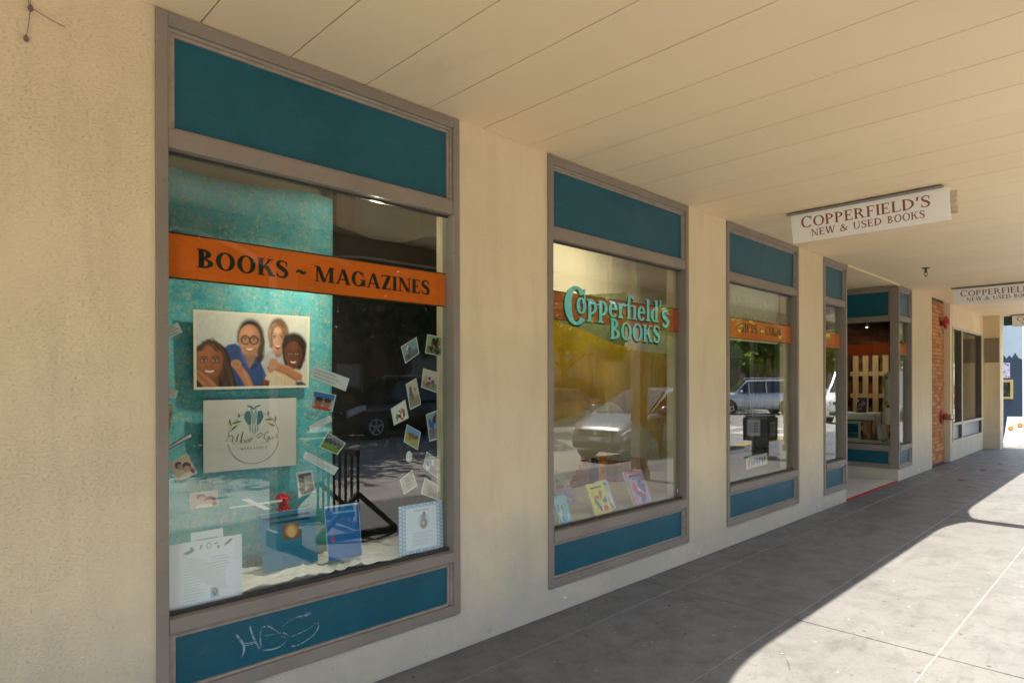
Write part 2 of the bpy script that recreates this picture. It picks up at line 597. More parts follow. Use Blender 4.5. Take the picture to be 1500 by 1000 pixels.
# ------------------------------------------------------------------ lettering (own serif alphabet)
def smooth_path(pts, n=6):
    out = []
    P = [Vector((p[0], p[1])) for p in pts]
    for i in range(len(P) - 1):
        p0, p1, p2, p3 = P[max(i - 1, 0)], P[i], P[i + 1], P[min(i + 2, len(P) - 1)]
        for k in range(n):
            t = k / n
            out.append(.5 * ((2 * p1) + (-p0 + p2) * t + (2 * p0 - 5 * p1 + 4 * p2 - p3) * t * t + (-p0 + 3 * p1 - 3 * p2 + p3) * t ** 3))
    out.append(P[-1])
    return out

def brush(pts, ws, n=6):
    """quads of a stroke along pts with widths ws"""
    path = smooth_path(pts, n)
    N = len(path)
    L, Rr = [], []
    for i, p in enumerate(path):
        d = path[min(i + 1, N - 1)] - path[max(i - 1, 0)]
        if d.length < 1e-9:
            d = Vector((1, 0))
        d.normalize()
        q = Vector((-d.y, d.x))
        t = i / (N - 1) * (len(ws) - 1)
        k = min(int(t), len(ws) - 2)
        w = (ws[k] * (1 - (t - k)) + ws[k + 1] * (t - k)) / 2
        L.append(p + q * w)
        Rr.append(p - q * w)
    return [[(L[i].x, L[i].y), (L[i + 1].x, L[i + 1].y), (Rr[i + 1].x, Rr[i + 1].y), (Rr[i].x, Rr[i].y)] for i in range(N - 1)]

def glyph(c, s, t):
    G = []
    sf = max(.045, t * .75)
    se = .07
    def Rc(x0, y0, x1, y1):
        G.append([[(x0, y0), (x1, y0), (x1, y1), (x0, y1)]])
    def Ln(xa, ya, xb, yb, w):
        G.append([[(xa, ya), (xa + w, ya), (xb + w, yb), (xb, yb)]])
    def ring(cx, cy, rx, ry, a0, a1, s=s, t=t, n=22):
        q = []
        for i in range(n):
            A, B = R(a0 + (a1 - a0) * i / n), R(a0 + (a1 - a0) * (i + 1) / n)
            q.append([(cx + rx * math.cos(A), cy + ry * math.sin(A)), (cx + rx * math.cos(B), cy + ry * math.sin(B)),
                      (cx + (rx - s) * math.cos(B), cy + (ry - t) * math.sin(B)), (cx + (rx - s) * math.cos(A), cy + (ry - t) * math.sin(A))])
        G.append(q)
    def stem(x, w, y0=0.0, y1=1.0, top=True, bot=True):
        Rc(x, y0, x + w, y1)
        if bot:
            Rc(x - se, y0, x + w + se, y0 + sf)
        if top:
            Rc(x - se, y1 - sf, x + w + se, y1)
    def br(pts, ws):
        G.append(brush(pts, ws))
    X = .62
    W = .8
    if c == 'A':
        Ln(.08, 0, .41, 1, t * 1.3); Ln(.70, 0, .36, 1, s); Rc(.20, .27, .80, .27 + t); Rc(0, 0, .25, sf); Rc(.62, 0, .98, sf); W = .98
    elif c == 'B':
        stem(.08, s); ring(.08 + s * .6, .745, .42, .255, -90, 90); ring(.08 + s * .6, .265, .52, .265, -90, 90); W = .78
    elif c in 'CG':
        ring(.48, .5, .46, .52, 40, 318 if c == 'C' else 330); Rc(.79, .66, .84, .98)
        W = .90
        if c == 'G':
            Rc(.70, .03, .70 + s, .44); Rc(.60, .42, .98, .42 + sf); W = .98
    elif c == 'D':
        stem(.08, s); ring(.08 + s * .6, .5, .70, .5, -90, 90); W = .92
    elif c in 'EFL':
        stem(.08, s, top=True, bot=(c == 'F' or True))
        W = .72
        if c in 'EF':
            Rc(.08, 1 - t, .63, 1); Rc(.585, .75, .63, 1); Rc(.10, .48, .50, .48 + t); Rc(.46, .38, .50, .68)
        if c in 'EL':
            Rc(.08, 0, .68, t); Rc(.635, 0, .68, .28)
        else:
            W = .68
    elif c == 'I':
        stem(.08, s); W = s + .16
    elif c == 'K':
        stem(.08, s); Ln(.22, .42, .66, 1, t * 1.5); Ln(.66, 0, .34, .60, s); Rc(.56, 1 - sf, .86, 1); Rc(.60, 0, .96, sf); W = .95
    elif c == 'M':
        Rc(.11, 0, .11 + t, 1); Ln(.47, 0, .08, 1, s); Ln(.55, 0, .92, 1, t); Rc(.92, 0, .92 + s, 1)
        Rc(0, 0, .28, sf); Rc(0, 1 - sf, .22, 1); Rc(.84, 0, 1.0 + s, sf); Rc(.92, 1 - sf, 1.0 + s, 1); W = 1.02 + s
    elif c == 'N':
        Rc(.12, 0, .12 + t, 1); Ln(.66, 0, .06, 1, s); Rc(.80, 0, .80 + t, 1); Rc(.02, 0, .30, sf); Rc(.70, 1 - sf, .98, 1); Rc(0, 1 - sf, .2, 1); W = .98
    elif c == 'O':
        ring(.49, .5, .47, .52, 0, 360, n=36); W = .98
    elif c in 'PR':
        stem(.08, s); ring(.08 + s * .6, .72, .50, .28, -90, 90); W = .74
        if c == 'R':
            Ln(.66, 0, .36, .5, s); Rc(.60, 0, .95, sf); W = .92
    elif c == 'S':
        br([(.60, .78), (.52, .93), (.34, .985), (.16, .90), (.12, .72), (.28, .57), (.48, .44), (.58, .27), (.50, .08), (.30, .015), (.13, .08), (.06, .22)],
           [t * .8, t, t, s * .7, s * .9, s * 1.05, s * 1.05, s * .9, s * .7, t, t, t * .8])
        Rc(.575, .68, .62, .97); Rc(.04, .03, .085, .32); W = .68
    elif c == 'T':
        stem(.40 - s / 2, s, top=False); Rc(.02, 1 - t, .78, 1); Rc(.02, .74, .065, 1); Rc(.735, .74, .78, 1); W = .80
    elif c == 'U':
        stem(.10, s, .32, 1, True, False); Rc(.74, .32, .74 + t, 1); Rc(.62, 1 - sf, .94, 1)
        ring(.42 + t / 2, .34, .32 + t / 2, .36, 180, 360, s=t + (s - t) * .5); W = .94
    elif c == 'W':
        Ln(.30, 0, .06, 1, s); Ln(.36, 0, .58, 1, t); Ln(.80, 0, .54, 1, s); Ln(.88, 0, 1.14, 1, t)
        Rc(0, 1 - sf, .34, 1); Rc(.48, 1 - sf, .80, 1); Rc(1.04, 1 - sf, 1.30, 1); W = 1.30
    elif c == 'Z':
        Rc(.06, 1 - t, .70, 1); Rc(.04, 0, .72, t); Ln(.05, 0, .48, 1, s * 1.1); Rc(.06, .76, .105, 1); Rc(.675, 0, .72, .26); W = .76
    elif c == '&':
        br([(.86, .52), (.74, .26), (.56, .06), (.30, .0), (.10, .10), (.08, .30), (.24, .48), (.46, .62), (.54, .80), (.42, .97), (.26, .90), (.26, .72), (.50, .40), (.86, .02)],
           [t, t, t * 1.2, s * .6, s * .9, s * .9, t * 1.2, t, s * .5, t, s * .6, s * .9, s, s * .6])
        Rc(.74, .50, .98, .50 + sf); W = .98
    elif c == "'":
        G.append([[(.08, 1.0), (.08 + s, 1.0), (.10 + s * .4, .66), (.06, .66)]]); W = s + .14
    elif c == '~':
        br([(.04, .42), (.14, .52), (.26, .53), (.42, .44), (.56, .44), (.66, .54)], [t, s * .8, s, s, s * .8, t]); W = .70
    elif c == 'o':
        ring(.30, .31, .29, .335, 0, 360, n=30); W = .60
    elif c == 'p':
        Rc(.08, -.30, .08 + s, X); Rc(.0, -.30, .16 + s, -.30 + sf); Rc(.0, X - sf, .1, X); ring(.08 + s * .7, .315, .42, .325, -90, 90); W = .66
    elif c == 'd':
        ring(.36, .31, .34, .33, 90, 270); Rc(.36, 0, .36 + s, 1.0); Rc(.28, 1 - sf, .4, 1.0); Rc(.36, 0, .44 + s, sf); W = .48 + s
    elif c == 'e':
        ring(.31, .31, .30, .335, 8, 325); Rc(.12, .31, .58, .31 + t); W = .60
    elif c == 'r':
        stem(.08, s, 0, X, False, True); Rc(.0, X - sf, .1, X); br([(.08 + s, .44), (.30, .58), (.44, .60), (.50, .52)], [t, t * 1.4, s * .7, s * .9]); W = .52
    elif c == 'f':
        stem(.12, s, 0, .80, False, True); br([(.12 + s / 2, .74), (.16 + s / 2, .92), (.34, 1.02), (.50, .96), (.52, .88)], [s, s * .9, t * 1.3, s * .7, s * .7]); Rc(0, X - t, .46, X); W = .42
    elif c == 'i':
        stem(.08, s, 0, X, False, True); Rc(0, X - sf, .1, X); W = s + .15
    elif c == 'l':
        stem(.08, s, 0, 1.0, False, True); Rc(0, 1 - sf, .1, 1.0); W = s + .15
    elif c == 's':
        br([(.42, .48), (.34, .59), (.20, .60), (.10, .50), (.16, .38), (.32, .28), (.40, .15), (.30, .03), (.16, .02), (.06, .13)],
           [t, t, s * .6, s * .8, s * .95, s * .95, s * .8, s * .6, t, t]); W = .48
    elif c == ' ':
        W = .45
    return G, W

def letters(mb, text, x0, x1, z0, h, place, s=.19, t=.07, m=0, track=.06, grow=0.0, sizes=None):
    """lay text between x0 and x1 (stretched to fit); place(u, v, k) -> xyz, k = layer index"""
    runs = []
    pen = 0.0
    for i, c in enumerate(text):
        sc = sizes[i] if sizes else 1.0
        g, w = glyph(c, s, t)
        runs.append((g, pen, sc))
        pen += (w + track) * sc
    pen -= track
    k = (x1 - x0) / pen
    layer = 0
    for g, p, sc in runs:
        for stroke in g:
            layer += 1
            for q in stroke:
                pts = [(x0 + (p + a * sc) * k, z0 + b * h * sc) for a, b in q]
                ar = sum(pts[i][0] * pts[(i + 1) % 4][1] - pts[(i + 1) % 4][0] * pts[i][1] for i in range(4))
                if ar < 0:
                    pts = pts[::-1]
                if grow:
                    cx = sum(a for a, b in pts) / 4
                    cz = sum(b for a, b in pts) / 4
                    pts = [(a + math.copysign(grow, a - cx), b + math.copysign(grow, b - cz)) for a, b in pts]
                mb.add([place(a, b, layer) for a, b in pts], [(0, 1, 2, 3)], m)

# ------------------------------------------------------------------ prints (ink colours on a fine mesh)
class Ink:
    def __init__(self, w, h, bg):
        self.w, self.h = w, h
        self.a = np.zeros((h, w, 3))
        self.a[:] = lin(bg)
        yy, xx = np.mgrid[0:h, 0:w]
        self.x = (xx + .5) / w
        self.y = (yy + .5) / h          # 0 = top
    def put(self, mask, col, a=1.0):
        c = np.array(lin(col))
        mk = np.clip(mask, 0, 1)[..., None] * a
        self.a = self.a * (1 - mk) + c * mk
        return self
    def ell(self, cx, cy, rx, ry, col, rot=0.0, soft=.18, a=1.0):
        asp = self.w / self.h
        dx, dy = (self.x - cx) * asp, self.y - cy
        c, s = math.cos(R(rot)), math.sin(R(rot))
        u, v = dx * c + dy * s, -dx * s + dy * c
        d = np.sqrt((u / (rx * asp)) ** 2 + (v / ry) ** 2)
        return self.put((1 - d) / soft + .5, col, a)
    def rect(self, x0, y0, x1, y1, col, a=1.0):
        return self.put(((self.x >= x0) & (self.x <= x1) & (self.y >= y0) & (self.y <= y1)).astype(float), col, a)
    def grad(self, y0, y1, c0, c1):
        t = np.clip((self.y - y0) / (y1 - y0), 0, 1)[..., None]
        mk = ((self.y >= y0) & (self.y <= y1))[..., None]
        g = np.array(lin(c0)) * (1 - t) + np.array(lin(c1)) * t
        self.a = np.where(mk, g, self.a)
        return self
    def poly(self, pts, col, a=1.0):
        ins = np.zeros((self.h, self.w), bool)
        n = len(pts)
        for i in range(n):
            x1, y1 = pts[i]
            x2, y2 = pts[(i + 1) % n]
            c = ((y1 > self.y) != (y2 > self.y))
            with np.errstate(divide='ignore', invalid='ignore'):
                xi = (x2 - x1) * (self.y - y1) / ((y2 - y1) if y2 != y1 else 1e-9) + x1
            ins ^= c & (self.x < xi)
        return self.put(ins.astype(float), col, a)
    def line(self, pts, col, w, a=1.0):
        asp = self.w / self.h
        m = np.full((self.h, self.w), 9.0)
        for (x1, y1), (x2, y2) in zip(pts[:-1], pts[1:]):
            ax, ay, bx, by = x1 * asp, y1, x2 * asp, y2
            L = max((bx - ax) ** 2 + (by - ay) ** 2, 1e-9)
            t = np.clip(((self.x * asp - ax) * (bx - ax) + (self.y - ay) * (by - ay)) / L, 0, 1)
            m = np.minimum(m, np.hypot(self.x * asp - ax - t * (bx - ax), self.y - ay - t * (by - ay)))
        return self.put((w - m) * self.h + .5, col, a)
    def soften(self, n=1, grain=.05, seed=1):
        for _ in range(n):
            p = np.pad(self.a, ((1, 1), (1, 1), (0, 0)), mode='edge')
            self.a = (p[1:-1, 1:-1] * 2 + p[:-2, 1:-1] + p[2:, 1:-1] + p[1:-1, :-2] + p[1:-1, 2:]) / 6
        g = np.random.default_rng(seed)
        big = g.normal(0, 1, (self.h // 10 + 2, self.w // 10 + 2))
        big = np.kron(big, np.ones((10, 10)))[:self.h, :self.w]
        for _ in range(6):
            p = np.pad(big, 1, mode='edge')
            big = (p[1:-1, 1:-1] + p[:-2, 1:-1] + p[2:, 1:-1] + p[1:-1, :-2] + p[1:-1, 2:]) / 5
        self.a *= (1 + grain * g.normal(0, 1, (self.h, self.w)) + .03 * big)[..., None]
        self.a = np.clip(self.a, .002, .9)
        return self
    def mesh(self, name, corners, thick_dir, parent=None):
        """corners TL,TR,BR,BL as xyz; thick_dir = vector pointing away from the viewer"""
        TL, TR, BR, BL = [Vector(c) for c in corners]
        W, H = self.w, self.h
        us = np.linspace(0, 1, W)
        vs = np.linspace(0, 1, H)
        U, V = np.meshgrid(us, vs)
        def arr(p):
            return np.array(p)[None, None, :]
        Pn = (arr(TL) * ((1 - U) * (1 - V))[..., None] + arr(TR) * (U * (1 - V))[..., None] + arr(BR) * (U * V)[..., None] + arr(BL) * ((1 - U) * V)[..., None])
        n = W * H
        td = Vector(thick_dir)
        back = [tuple(c + td) for c in (TL, TR, BR, BL)]
        verts = [tuple(p) for p in Pn.reshape(-1, 3)] + back
        c = Vector((sum(p[0] for p in verts[-4:]) / 4, sum(p[1] for p in verts[-4:]) / 4, min(p[2] for p in verts)))
        verts = [(p[0] - c.x, p[1] - c.y, p[2] - c.z) for p in verts]
        faces = [(j * W + i, (j + 1) * W + i, (j + 1) * W + i + 1, j * W + i + 1) for j in range(H - 1) for i in range(W - 1)]
        a, b, cc, d = 0, W - 1, n - 1, n - W
        faces += [(n, n + 1, n + 2, n + 3), (a, b, n + 1, n), (b, cc, n + 2, n + 1), (cc, d, n + 3, n + 2), (d, a, n, n + 3)]
        me = bpy.data.meshes.new(name)
        me.from_pydata(verts, [], faces)
        at = me.color_attributes.new('ink', 'FLOAT_COLOR', 'POINT')
        cols = np.ones((n + 4, 4), dtype=np.float32)
        cols[:n, :3] = self.a.reshape(-1, 3)
        cols[n:, :3] = .7
        at.data.foreach_set('color', cols.ravel())
        me.materials.append(S_INK)
        me.update()
        o = bpy.data.objects.new(name, me)
        COL.objects.link(o)
        o.location = c
        if parent is not None:
            o.parent = parent
            o.location = c - Vector(parent.location)
        return o

# =================================================================== SETTING
random.seed(7)
CEIL = 2.99
XE = 18.1            # far end of the arcade
mb = MB()
mb.box(-300, 400, -400, 400, -.40, -.20)
struct(mb.build('ground', mat('distant_ground', (.13, .125, .10), .9, .2, .2)))
mb = MB()
mb.box(-80, 160, -15.2, -4.22, -.30, -.13)
road = struct(mb.build('road', S_ASPHALT))
for i in range(7):   # zebra crossing
    y0 = -5.0 - i * 1.35
    mb = MB()
    mb.box(19.4, 22.6, y0 - .6, y0, -.1285, -.126)
    mb.build('crossing_stripe', mat('road_paint', (.70, .69, .64), .7, .15, 9), road)
mb = MB()
for x in range(-40, 18, 5):
    mb.box(x, x + 2.6, -9.78, -9.66, -.1285, -.126)
mb.build('lane_marking', mat('yellow_road_paint', (.58, .40, .06), .7, .15, 9), road)

# pavement: bed, slabs, pale grout in the long joints
mb = MB()
mb.box(-6, 30, -4.06, 2.2, -.30, -.022)
walk = struct(mb.build('sidewalk', mat('joint_dirt', (.075, .066, .055), .95)))
ROWS = [-.001, -.30, -1.13, -1.915, -2.70, -3.49, -4.06]
for r in range(6):
    y1, y0 = ROWS[r], ROWS[r + 1]
    src = None
    for k in range(-4, 9):
        x0 = 4.10 + 2.91 * k
        if src is None:
            mb = MB()
            mb.box(.004, 2.906, y0 + .004, y1 - .004, -.06, 0)
            src = mb.build('paving_slab', S_WALK, walk, bevel=.0035)
            src.location = (x0 + 1.455 - walk.location.x, (y0 + y1) / 2 - walk.location.y, -.06 - walk.location.z)
        else:
            c = linkcopy(src)
            c.location = (x0 + 1.455 - walk.location.x, src.location.y, -.06 - walk.location.z + random.uniform(-.0012, .0012))
        grout = mat('pale_grout', (.185, .182, .172), .9, .2, 14)
for y in ROWS[1:-1]:
    mb = MB()
    mb.box(-5, 29.5, y - .0038, y + .0038, -.02, -.0026)
    mb.build('joint_strip', grout, walk)
mb = MB()
mb.box(-6, 30, -4.225, -4.068, -.30, .002)
kerb = struct(mb.build('kerb', mat('kerb_concrete', (.22, .21, .195), .8, .15, 4), bevel=.015))
mb = MB()
mb.box(13.5, 19.2, -4.232, -4.062, -.10, .0055)
mb.build('painted_kerb', mat('yellow_kerb_paint', (.55, .36, .05), .7, .2, 8), kerb)
mb = MB()
mb.box(-80, 160, -21.5, -15.2, -.30, .0)
struct(mb.build('pavement', mat('far_pavement_concrete', (.26, .25, .23), .8, .15, 2)))
mb = MB()
mb.box(30.02, 60, -4.0, 8, -.30, -.02)
struct(mb.build('path', mat('plaza_concrete', (.20, .195, .18), .8, .12, 2)))

# =================================================================== BOOKSTORE BUILDING
bld = empty('bookstore_building', (9.0, 2.0, 0.0))
tag(bld, 'tan stucco bookstore building with blue panelled shop windows under a board canopy', 'building')

W = {'A': (.745, 2.292, .205, .505, .560), 'B': (3.038, 4.785, .165, .462, .532),
     'C': (5.465, 7.115, .180, .485, .548), 'D': (7.868, 8.650, .165, .468, .535), 'E': (10.93, 11.685, .180, .468, .535)}

mb = MB()
for x0, x1 in ((-6.0, .745), (2.292, 3.038), (4.785, 5.465), (7.115, 7.868)):
    mb.box(x0, x1, 0, .20, -.02, 3.6)
for k in 'ABCD':
    x0, x1, zb = W[k][:3]
    mb.box(x0, x1, .002, .20, -.02, zb)
    mb.box(x0, x1, .002, .20, 2.985, 3.6)
wall = mb.build('wall', S_STUCCO, bld)
mb = MB()
mb.box(11.685, 13.0, 0, .20, -.02, 3.6)
mb.box(10.93, 11.685, .002, .20, -.02, .18)
mb.box(10.93, 11.685, .002, .20, 2.985, 3.6)
mb.box(8.65, 10.93, .03, .20, 3.03, 3.6)
mb.build('wall', S_STUCCO, bld)
mb = MB()
mb.box(14.39, 14.56, 0, .20, -.02, 2.575)
mb.box(14.39, 17.68, 0, .20, 2.575, 3.6)
mb.box(14.56, 17.45, .0, .20, -.02, .345)
mb.box(17.45, 17.68, 0, .20, -.02, 2.575)
wall = mb.build('wall', S_STUCCO, bld)

# recess with brickwork
mb = MB()
mb.box(12.90, 13.0, .2, .40, -.02, 3.6)
mb.build('recess_side_wall', S_STUCCO, bld)
mb = MB()
mb.box(14.39, 14.50, .2, .40, -.02, 3.6)
mb.build('recess_side_wall', S_STUCCO, bld)
mb = MB()
mb.box(13.0, 14.39, .112, .42, -.02, 3.2)
brickwall = mb.build('brick_panel', mat('mortar', (.13, .09, .06), .9, .2, 20), bld)
bm_ = mat_brick('orange_brick', [(.40, .145, .048), (.56, .24, .085), (.64, .32, .13)])
src = None
for r in range(42):
    z = .01 + r * .0712
    off = 0 if r % 2 == 0 else -.105
    x = 13.0 + off
    while x < 14.385:
        a, b = max(x, 13.002), min(x + .2, 14.388)
        if b - a > .03:
            full = abs(b - a - .2) < 1e-6
            if full and src is not None:
                c = linkcopy(src)
                c.location = ((a + b) / 2 - wx, src.location.y + random.uniform(-.002, .002), z - wz)
            else:
                m2 = MB()
                m2.box(a, b, .10, .125, z, z + .0615)
                o = m2.build('brick', bm_, brickwall)
                if full and src is None:
                    src = o
                    wx = (a + b) / 2 - o.location.x
                    wz = z - o.location.z
        x += .21

# ---- window builder
def bx(mp, mb, u0, u1, d0, d1, z0, z1, m=0):
    a, b = mp(u0, d0, z0), mp(u1, d1, z1)
    mb.box(min(a[0], b[0]), max(a[0], b[0]), min(a[1], b[1]), max(a[1], b[1]), z0, z1, m)

S_BEAD = mat('shadow_gap_bead', (.045, .038, .030), .6, .2, 30)  # bead coloured dark to paint the shadow gap at the sill
S_MOULD = mat('worn_moulding', (.33, .275, .22), .5, .2, 18, (1, 1, 1))

def shop_window(u0, u1, zb, s0, s1, mp, jl=.045, jr=.045, label=None):
    m = MB()
    bx(mp, m, u0, u0 + jl, -.014, .088, zb, 2.983)
    bx(mp, m, u1 - jr, u1, -.014, .088, zb, 2.983)
    a, b = u0 + jl, u1 - jr
    bx(mp, m, a, b, -.0135, .088, 2.928, 2.982)
    bx(mp, m, a, b, -.009, .088, 2.445, 2.522)
    bx(mp, m, a, b, -.022, .088, s0, s1)
    bx(mp, m, a, b, -.0135, .088, zb, zb + .055)
    w = m.build('display_window', S_FRAME, bld, bevel=.003)
    if label:
        w['label'] = label
    # mouldings round both panels
    for lo, hi, thin in ((2.522, 2.928, .010), (zb + .055, s0, .010)):
        m = MB()
        for st, (d, k0, k1) in enumerate(((.000, 0, .014), (.009, .0145, .029))):
            bx(mp, m, a + k0, a + k1, d, .03, lo + k0 * .4, hi - k0)
            bx(mp, m, b - k1, b - k0, d, .03, lo + k0 * .4, hi - k0)
            bx(mp, m, a + k1, b - k1, d + .0004, .03, hi - k1, hi - k0)
        bx(mp, m, a + .029, b - .029, .006, .03, lo, lo + thin)
        m.build('moulding', S_MOULD, w, bevel=.0015)
    m = MB(); bx(mp, m, a + .028, b - .028, .020, .034, 2.53, 2.901)
    m.build('transom_panel', S_PANEL, w)
    m = MB(); bx(mp, m, a + .028, b - .028, .020, .034, zb + .063, s0 - .027)
    m.build('kick_panel', S_PANEL, w)
    m = MB()
    bx(mp, m, a, b, .030, .047, s1 + .0002, s1 + .016)
    m.build('shadow_gap_bead', S_BEAD, w)
    m = MB()
    bx(mp, m, a, b, .036, .049, 2.4348, 2.4448)
    m.build('shadow_gap_bead', S_BEAD, w)
    m = MB(); bx(mp, m, a + .0004, b - .0004, .0500, .0560, s1 + .0006, 2.4446)
    m.build('glass_pane', S_GLASS, w)
    return w

front = lambda u, d, z: (u, d, z)
WIN = {}
for k in W:
    WIN[k] = shop_window(*W[k], front)
ret_r = shop_window(.02, 1.75, .18, .468, .535, lambda u, d, z: (10.935 + d, u, z), .085, .06, 'shaded side window of the entrance recess')
ret_l = shop_window(.06, 1.75, .18, .468, .535, lambda u, d, z: (8.645 - d, u, z), .06, .06)
mb = MB()
mb.box(10.94, 11.06, .0855, 1.75, -.02, .18)
mb.build('recess_base_wall', S_STUCCO, bld)
mb = MB()
mb.box(8.50, 8.64, .0885, 1.75, -.02, .18)
mb.build('recess_base_wall', S_STUCCO, bld)
# entrance floor, threshold line, door at the back of the recess
mb = MB()
mb.box(8.66, 10.92, .032, 1.9, -.02, .006)
mb.build('entrance_floor', S_CREAMPAINT, bld)
mb = MB()
mb.box(8.655, 10.925, -.012, .031, -.02, .009)
mb.build('threshold', S_RED, bld)
mb = MB()
mb.box(8.655, 8.80, .0, .03, .0, .03)
m = MB()
for a, b in ((8.66, 8.76), (9.72, 9.86), (10.82, 10.92)):
    m.box(a, b, 1.76, 1.84, .006, 2.983)
m.box(8.76, 10.82, 1.762, 1.838, 2.25, 2.36)
m.box(8.76, 9.72, 1.762, 1.838, .006, .25)
m.box(9.86, 10.82, 1.762, 1.838, .006, .25)
door = m.build('entrance_door', S_FRAME, bld, bevel=.004)
for a, b in ((8.76, 9.72), (9.86, 10.82)):
    m = MB(); m.box(a, b, 1.79, 1.796, .25, 2.25); m.build('glass_pane', S_GLASS, door)
    m = MB(); m.box(a, b, 1.79, 1.80, 2.36, 2.98); m.build('transom_panel', S_PANEL, door)
for x in (9.66, 9.90):
    m = MB(); m.tube([(x, 1.76, .95), (x, 1.70, .97), (x, 1.70, 1.20), (x, 1.76, 1.22)], .011, 8); m.build('door_handle', S_STEEL, door)

# ---- far pair of tall windows
m = MB()
CR = mat('cream_window_paint', (.60, .52, .39), .6, .08, 6)
dk = mat('dark_brown_jamb', (.13, .10, .075), .6, .12, 8)
for a, b in ((14.557, 14.60), (17.40, 17.453), (15.36, 15.42)):
    m.box(a, b, .0, .12, .347, 2.573)
for a, b in ((14.60, 15.36), (15.42, 17.40)):
    m.box(a, b, .002, .12, .347, .383)
    m.box(a, b, .002, .12, .667, .713)
    m.box(a, b, .002, .12, 2.532, 2.572)
w6 = m.build('display_window', [dk], bld)
m = MB()
for a, b in ((14.555, 14.602), (17.398, 17.455), (15.358, 15.422)):
    m.box(a, b, -.014, -.001, .345, 2.575)
for a, b in ((14.602, 15.358), (15.422, 17.398)):
    m.box(a, b, -.012, -.001, .345, .385)
    m.box(a, b, -.018, -.001, .665, .715)
    m.box(a, b, -.012, -.001, 2.53, 2.574)
m.build('frame_trim', CR, w6, bevel=.003)
w6['label'] = 'cream framed tall window pair without blue panels'
for a, b in ((14.60, 15.36), (15.42, 17.40)):
    m = MB(); m.box(a, b, .05, .056, .713, 2.532); m.build('glass_pane', S_GLASS, w6)
    m = MB(); m.box(a, b, .045, .06, .383, .667); m.build('kick_panel', mat('grey_panel', (.33, .34, .35), .35, .06, 3), w6)

# ---- pilaster at the corner
m = MB()
m.box(17.682, XE, -.30, .20, -.02, 3.6)
m.build('pilaster', S_STUCCO, bld, bevel=.006)
m = MB()
m.box(17.665, 17.682, -.285, -.02, 1.945, 2.49)  # darker brown rectangle on the pilaster's near face
m.build('pilaster_patch', mat('brown_patch', (.27, .21, .14), .7, .08, 5), bld)

# ---- canopy: boards, slab, fascia with curved brackets, posts
m = MB()
m.box(-6, XE, -2.78, -.002, 3.022, 3.40)
m.box(8.65, 10.935, -.002, 1.9, 3.022, 3.40)
canopy = m.build('canopy', S_GAP, bld)
src = None
k = -17
while True:
    x0 = .915 + .39 * k
    if x0 > XE - .1:
        break
    x1 = min(x0 + .39, XE)
    if src is None:
        mm = MB(); mm.box(x0 + .0030, x1 - .0030, -2.78, -.003, CEIL, 3.012)
        src = mm.build('ceiling_board', S_CEIL, canopy, bevel=.0018)
        x_src = x0; lx = src.location.x
    else:
        c = linkcopy(src)
        c.location.x = lx + (x0 - x_src)
        c.location.z = src.location.z + random.uniform(-.0006, .0006)
    k += 1
m = MB()
m.box(8.652, 10.93, .012, 1.85, 2.986, 3.01)
m.build('recess_ceiling', S_CEIL, bld)
m = MB()
m.box(8.652, 10.93, -.028, .010, 2.968, 2.9885)
m.build('trim_strip', S_CEIL, bld)

POSTS = [2.60 + 5.75 * i for i in range(-1, 3)]
FZ = 2.80
FY0, FY1 = -2.92, -2.785
pm = mat('fascia_paint', (.40, .33, .23), .6, .1, 2)
def bracket_z(x):
    d = min(abs(x - p) for p in POSTS)
    d = max(0.0, d - .12)
    return FZ - .24 * max(0.0, 1 - d / 1.0) ** 3
N = 260
xs = [-6 + (XE + 6) * i / N for i in range(N + 1)]
m = MB()
vs = []
for x in xs:
    z = bracket_z(x)
    vs += [(x, FY0, z), (x, FY1, z), (x, FY0, 3.6), (x, FY1, 3.6)]
fs = []
for i in range(N):
    a, b = 4 * i, 4 * i + 4
    fs += [(a, a + 1, b + 1, b), (a, b, b + 2, a + 2), (a + 1, a + 3, b + 3, b + 1), (a + 2, b + 2, b + 3, a + 3)]
fs += [(0, 2, 3, 1), (4 * N, 4 * N + 1, 4 * N + 3, 4 * N + 2)]
m.add(vs, fs)
m.build('fascia', pm, bld)
m = MB()
m.box(XE + .002, XE + .10, -2.90, -.31, 2.79, 3.6)
m.build('end_fascia', mat('dark_green_trim', (.02, .055, .05), .6), bld)
for p in POSTS:
    m = MB()
    m.box(p - .10, p + .10, -2.90, -2.72, .16, 2.7)
    m.box(p - .125, p + .125, -2.925, -2.695, -.02, .16)
    m.box(p - .12, p + .12, -2.92, -2.70, 2.52, 2.62)
    m.build('post', pm, bld, bevel=.008)

# ---- upper storey, roof, shop interior shell
m = MB()
m.box(-6, XE, .205, .40, 3.6, 6.5)
m.box(-6, XE, .40, 12, 6.2, 6.5)
m.build('upper_storey', S_STUCCO, bld)
m = MB()
m.box(-6, -5.8, .2, 12, -.02, 6.2)
m.box(XE - .2, XE, .2, 12, -.02, 6.2)
m.box(-5.8, XE - .2, 11.8, 12, -.02, 6.2)
m.build('outer_wall', S_STUCCO, bld)
m = MB()
m.box(-5.8, 8.5, 7.9, 8.0, 0, 3.0)
m.box(-5.8, 8.5, .21, 8.0, 3.0, 3.04)
m.box(8.5, 12.95, 1.9, 8.0, 3.0, 3.04)
m.box(11.07, 12.95, .21, 1.9, 3.0, 3.04)
m.box(14.55, 17.6, .21, 4.0, 3.0, 3.04)
m.box(14.55, 17.6, 3.9, 4.0, 0, 3.0)
m.box(-5.8, -5.7, .21, 8, 0, 3.0)
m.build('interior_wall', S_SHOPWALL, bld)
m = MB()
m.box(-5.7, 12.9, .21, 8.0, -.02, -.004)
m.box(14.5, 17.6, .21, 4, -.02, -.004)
m.build('interior_floor', S_CARPET, bld)
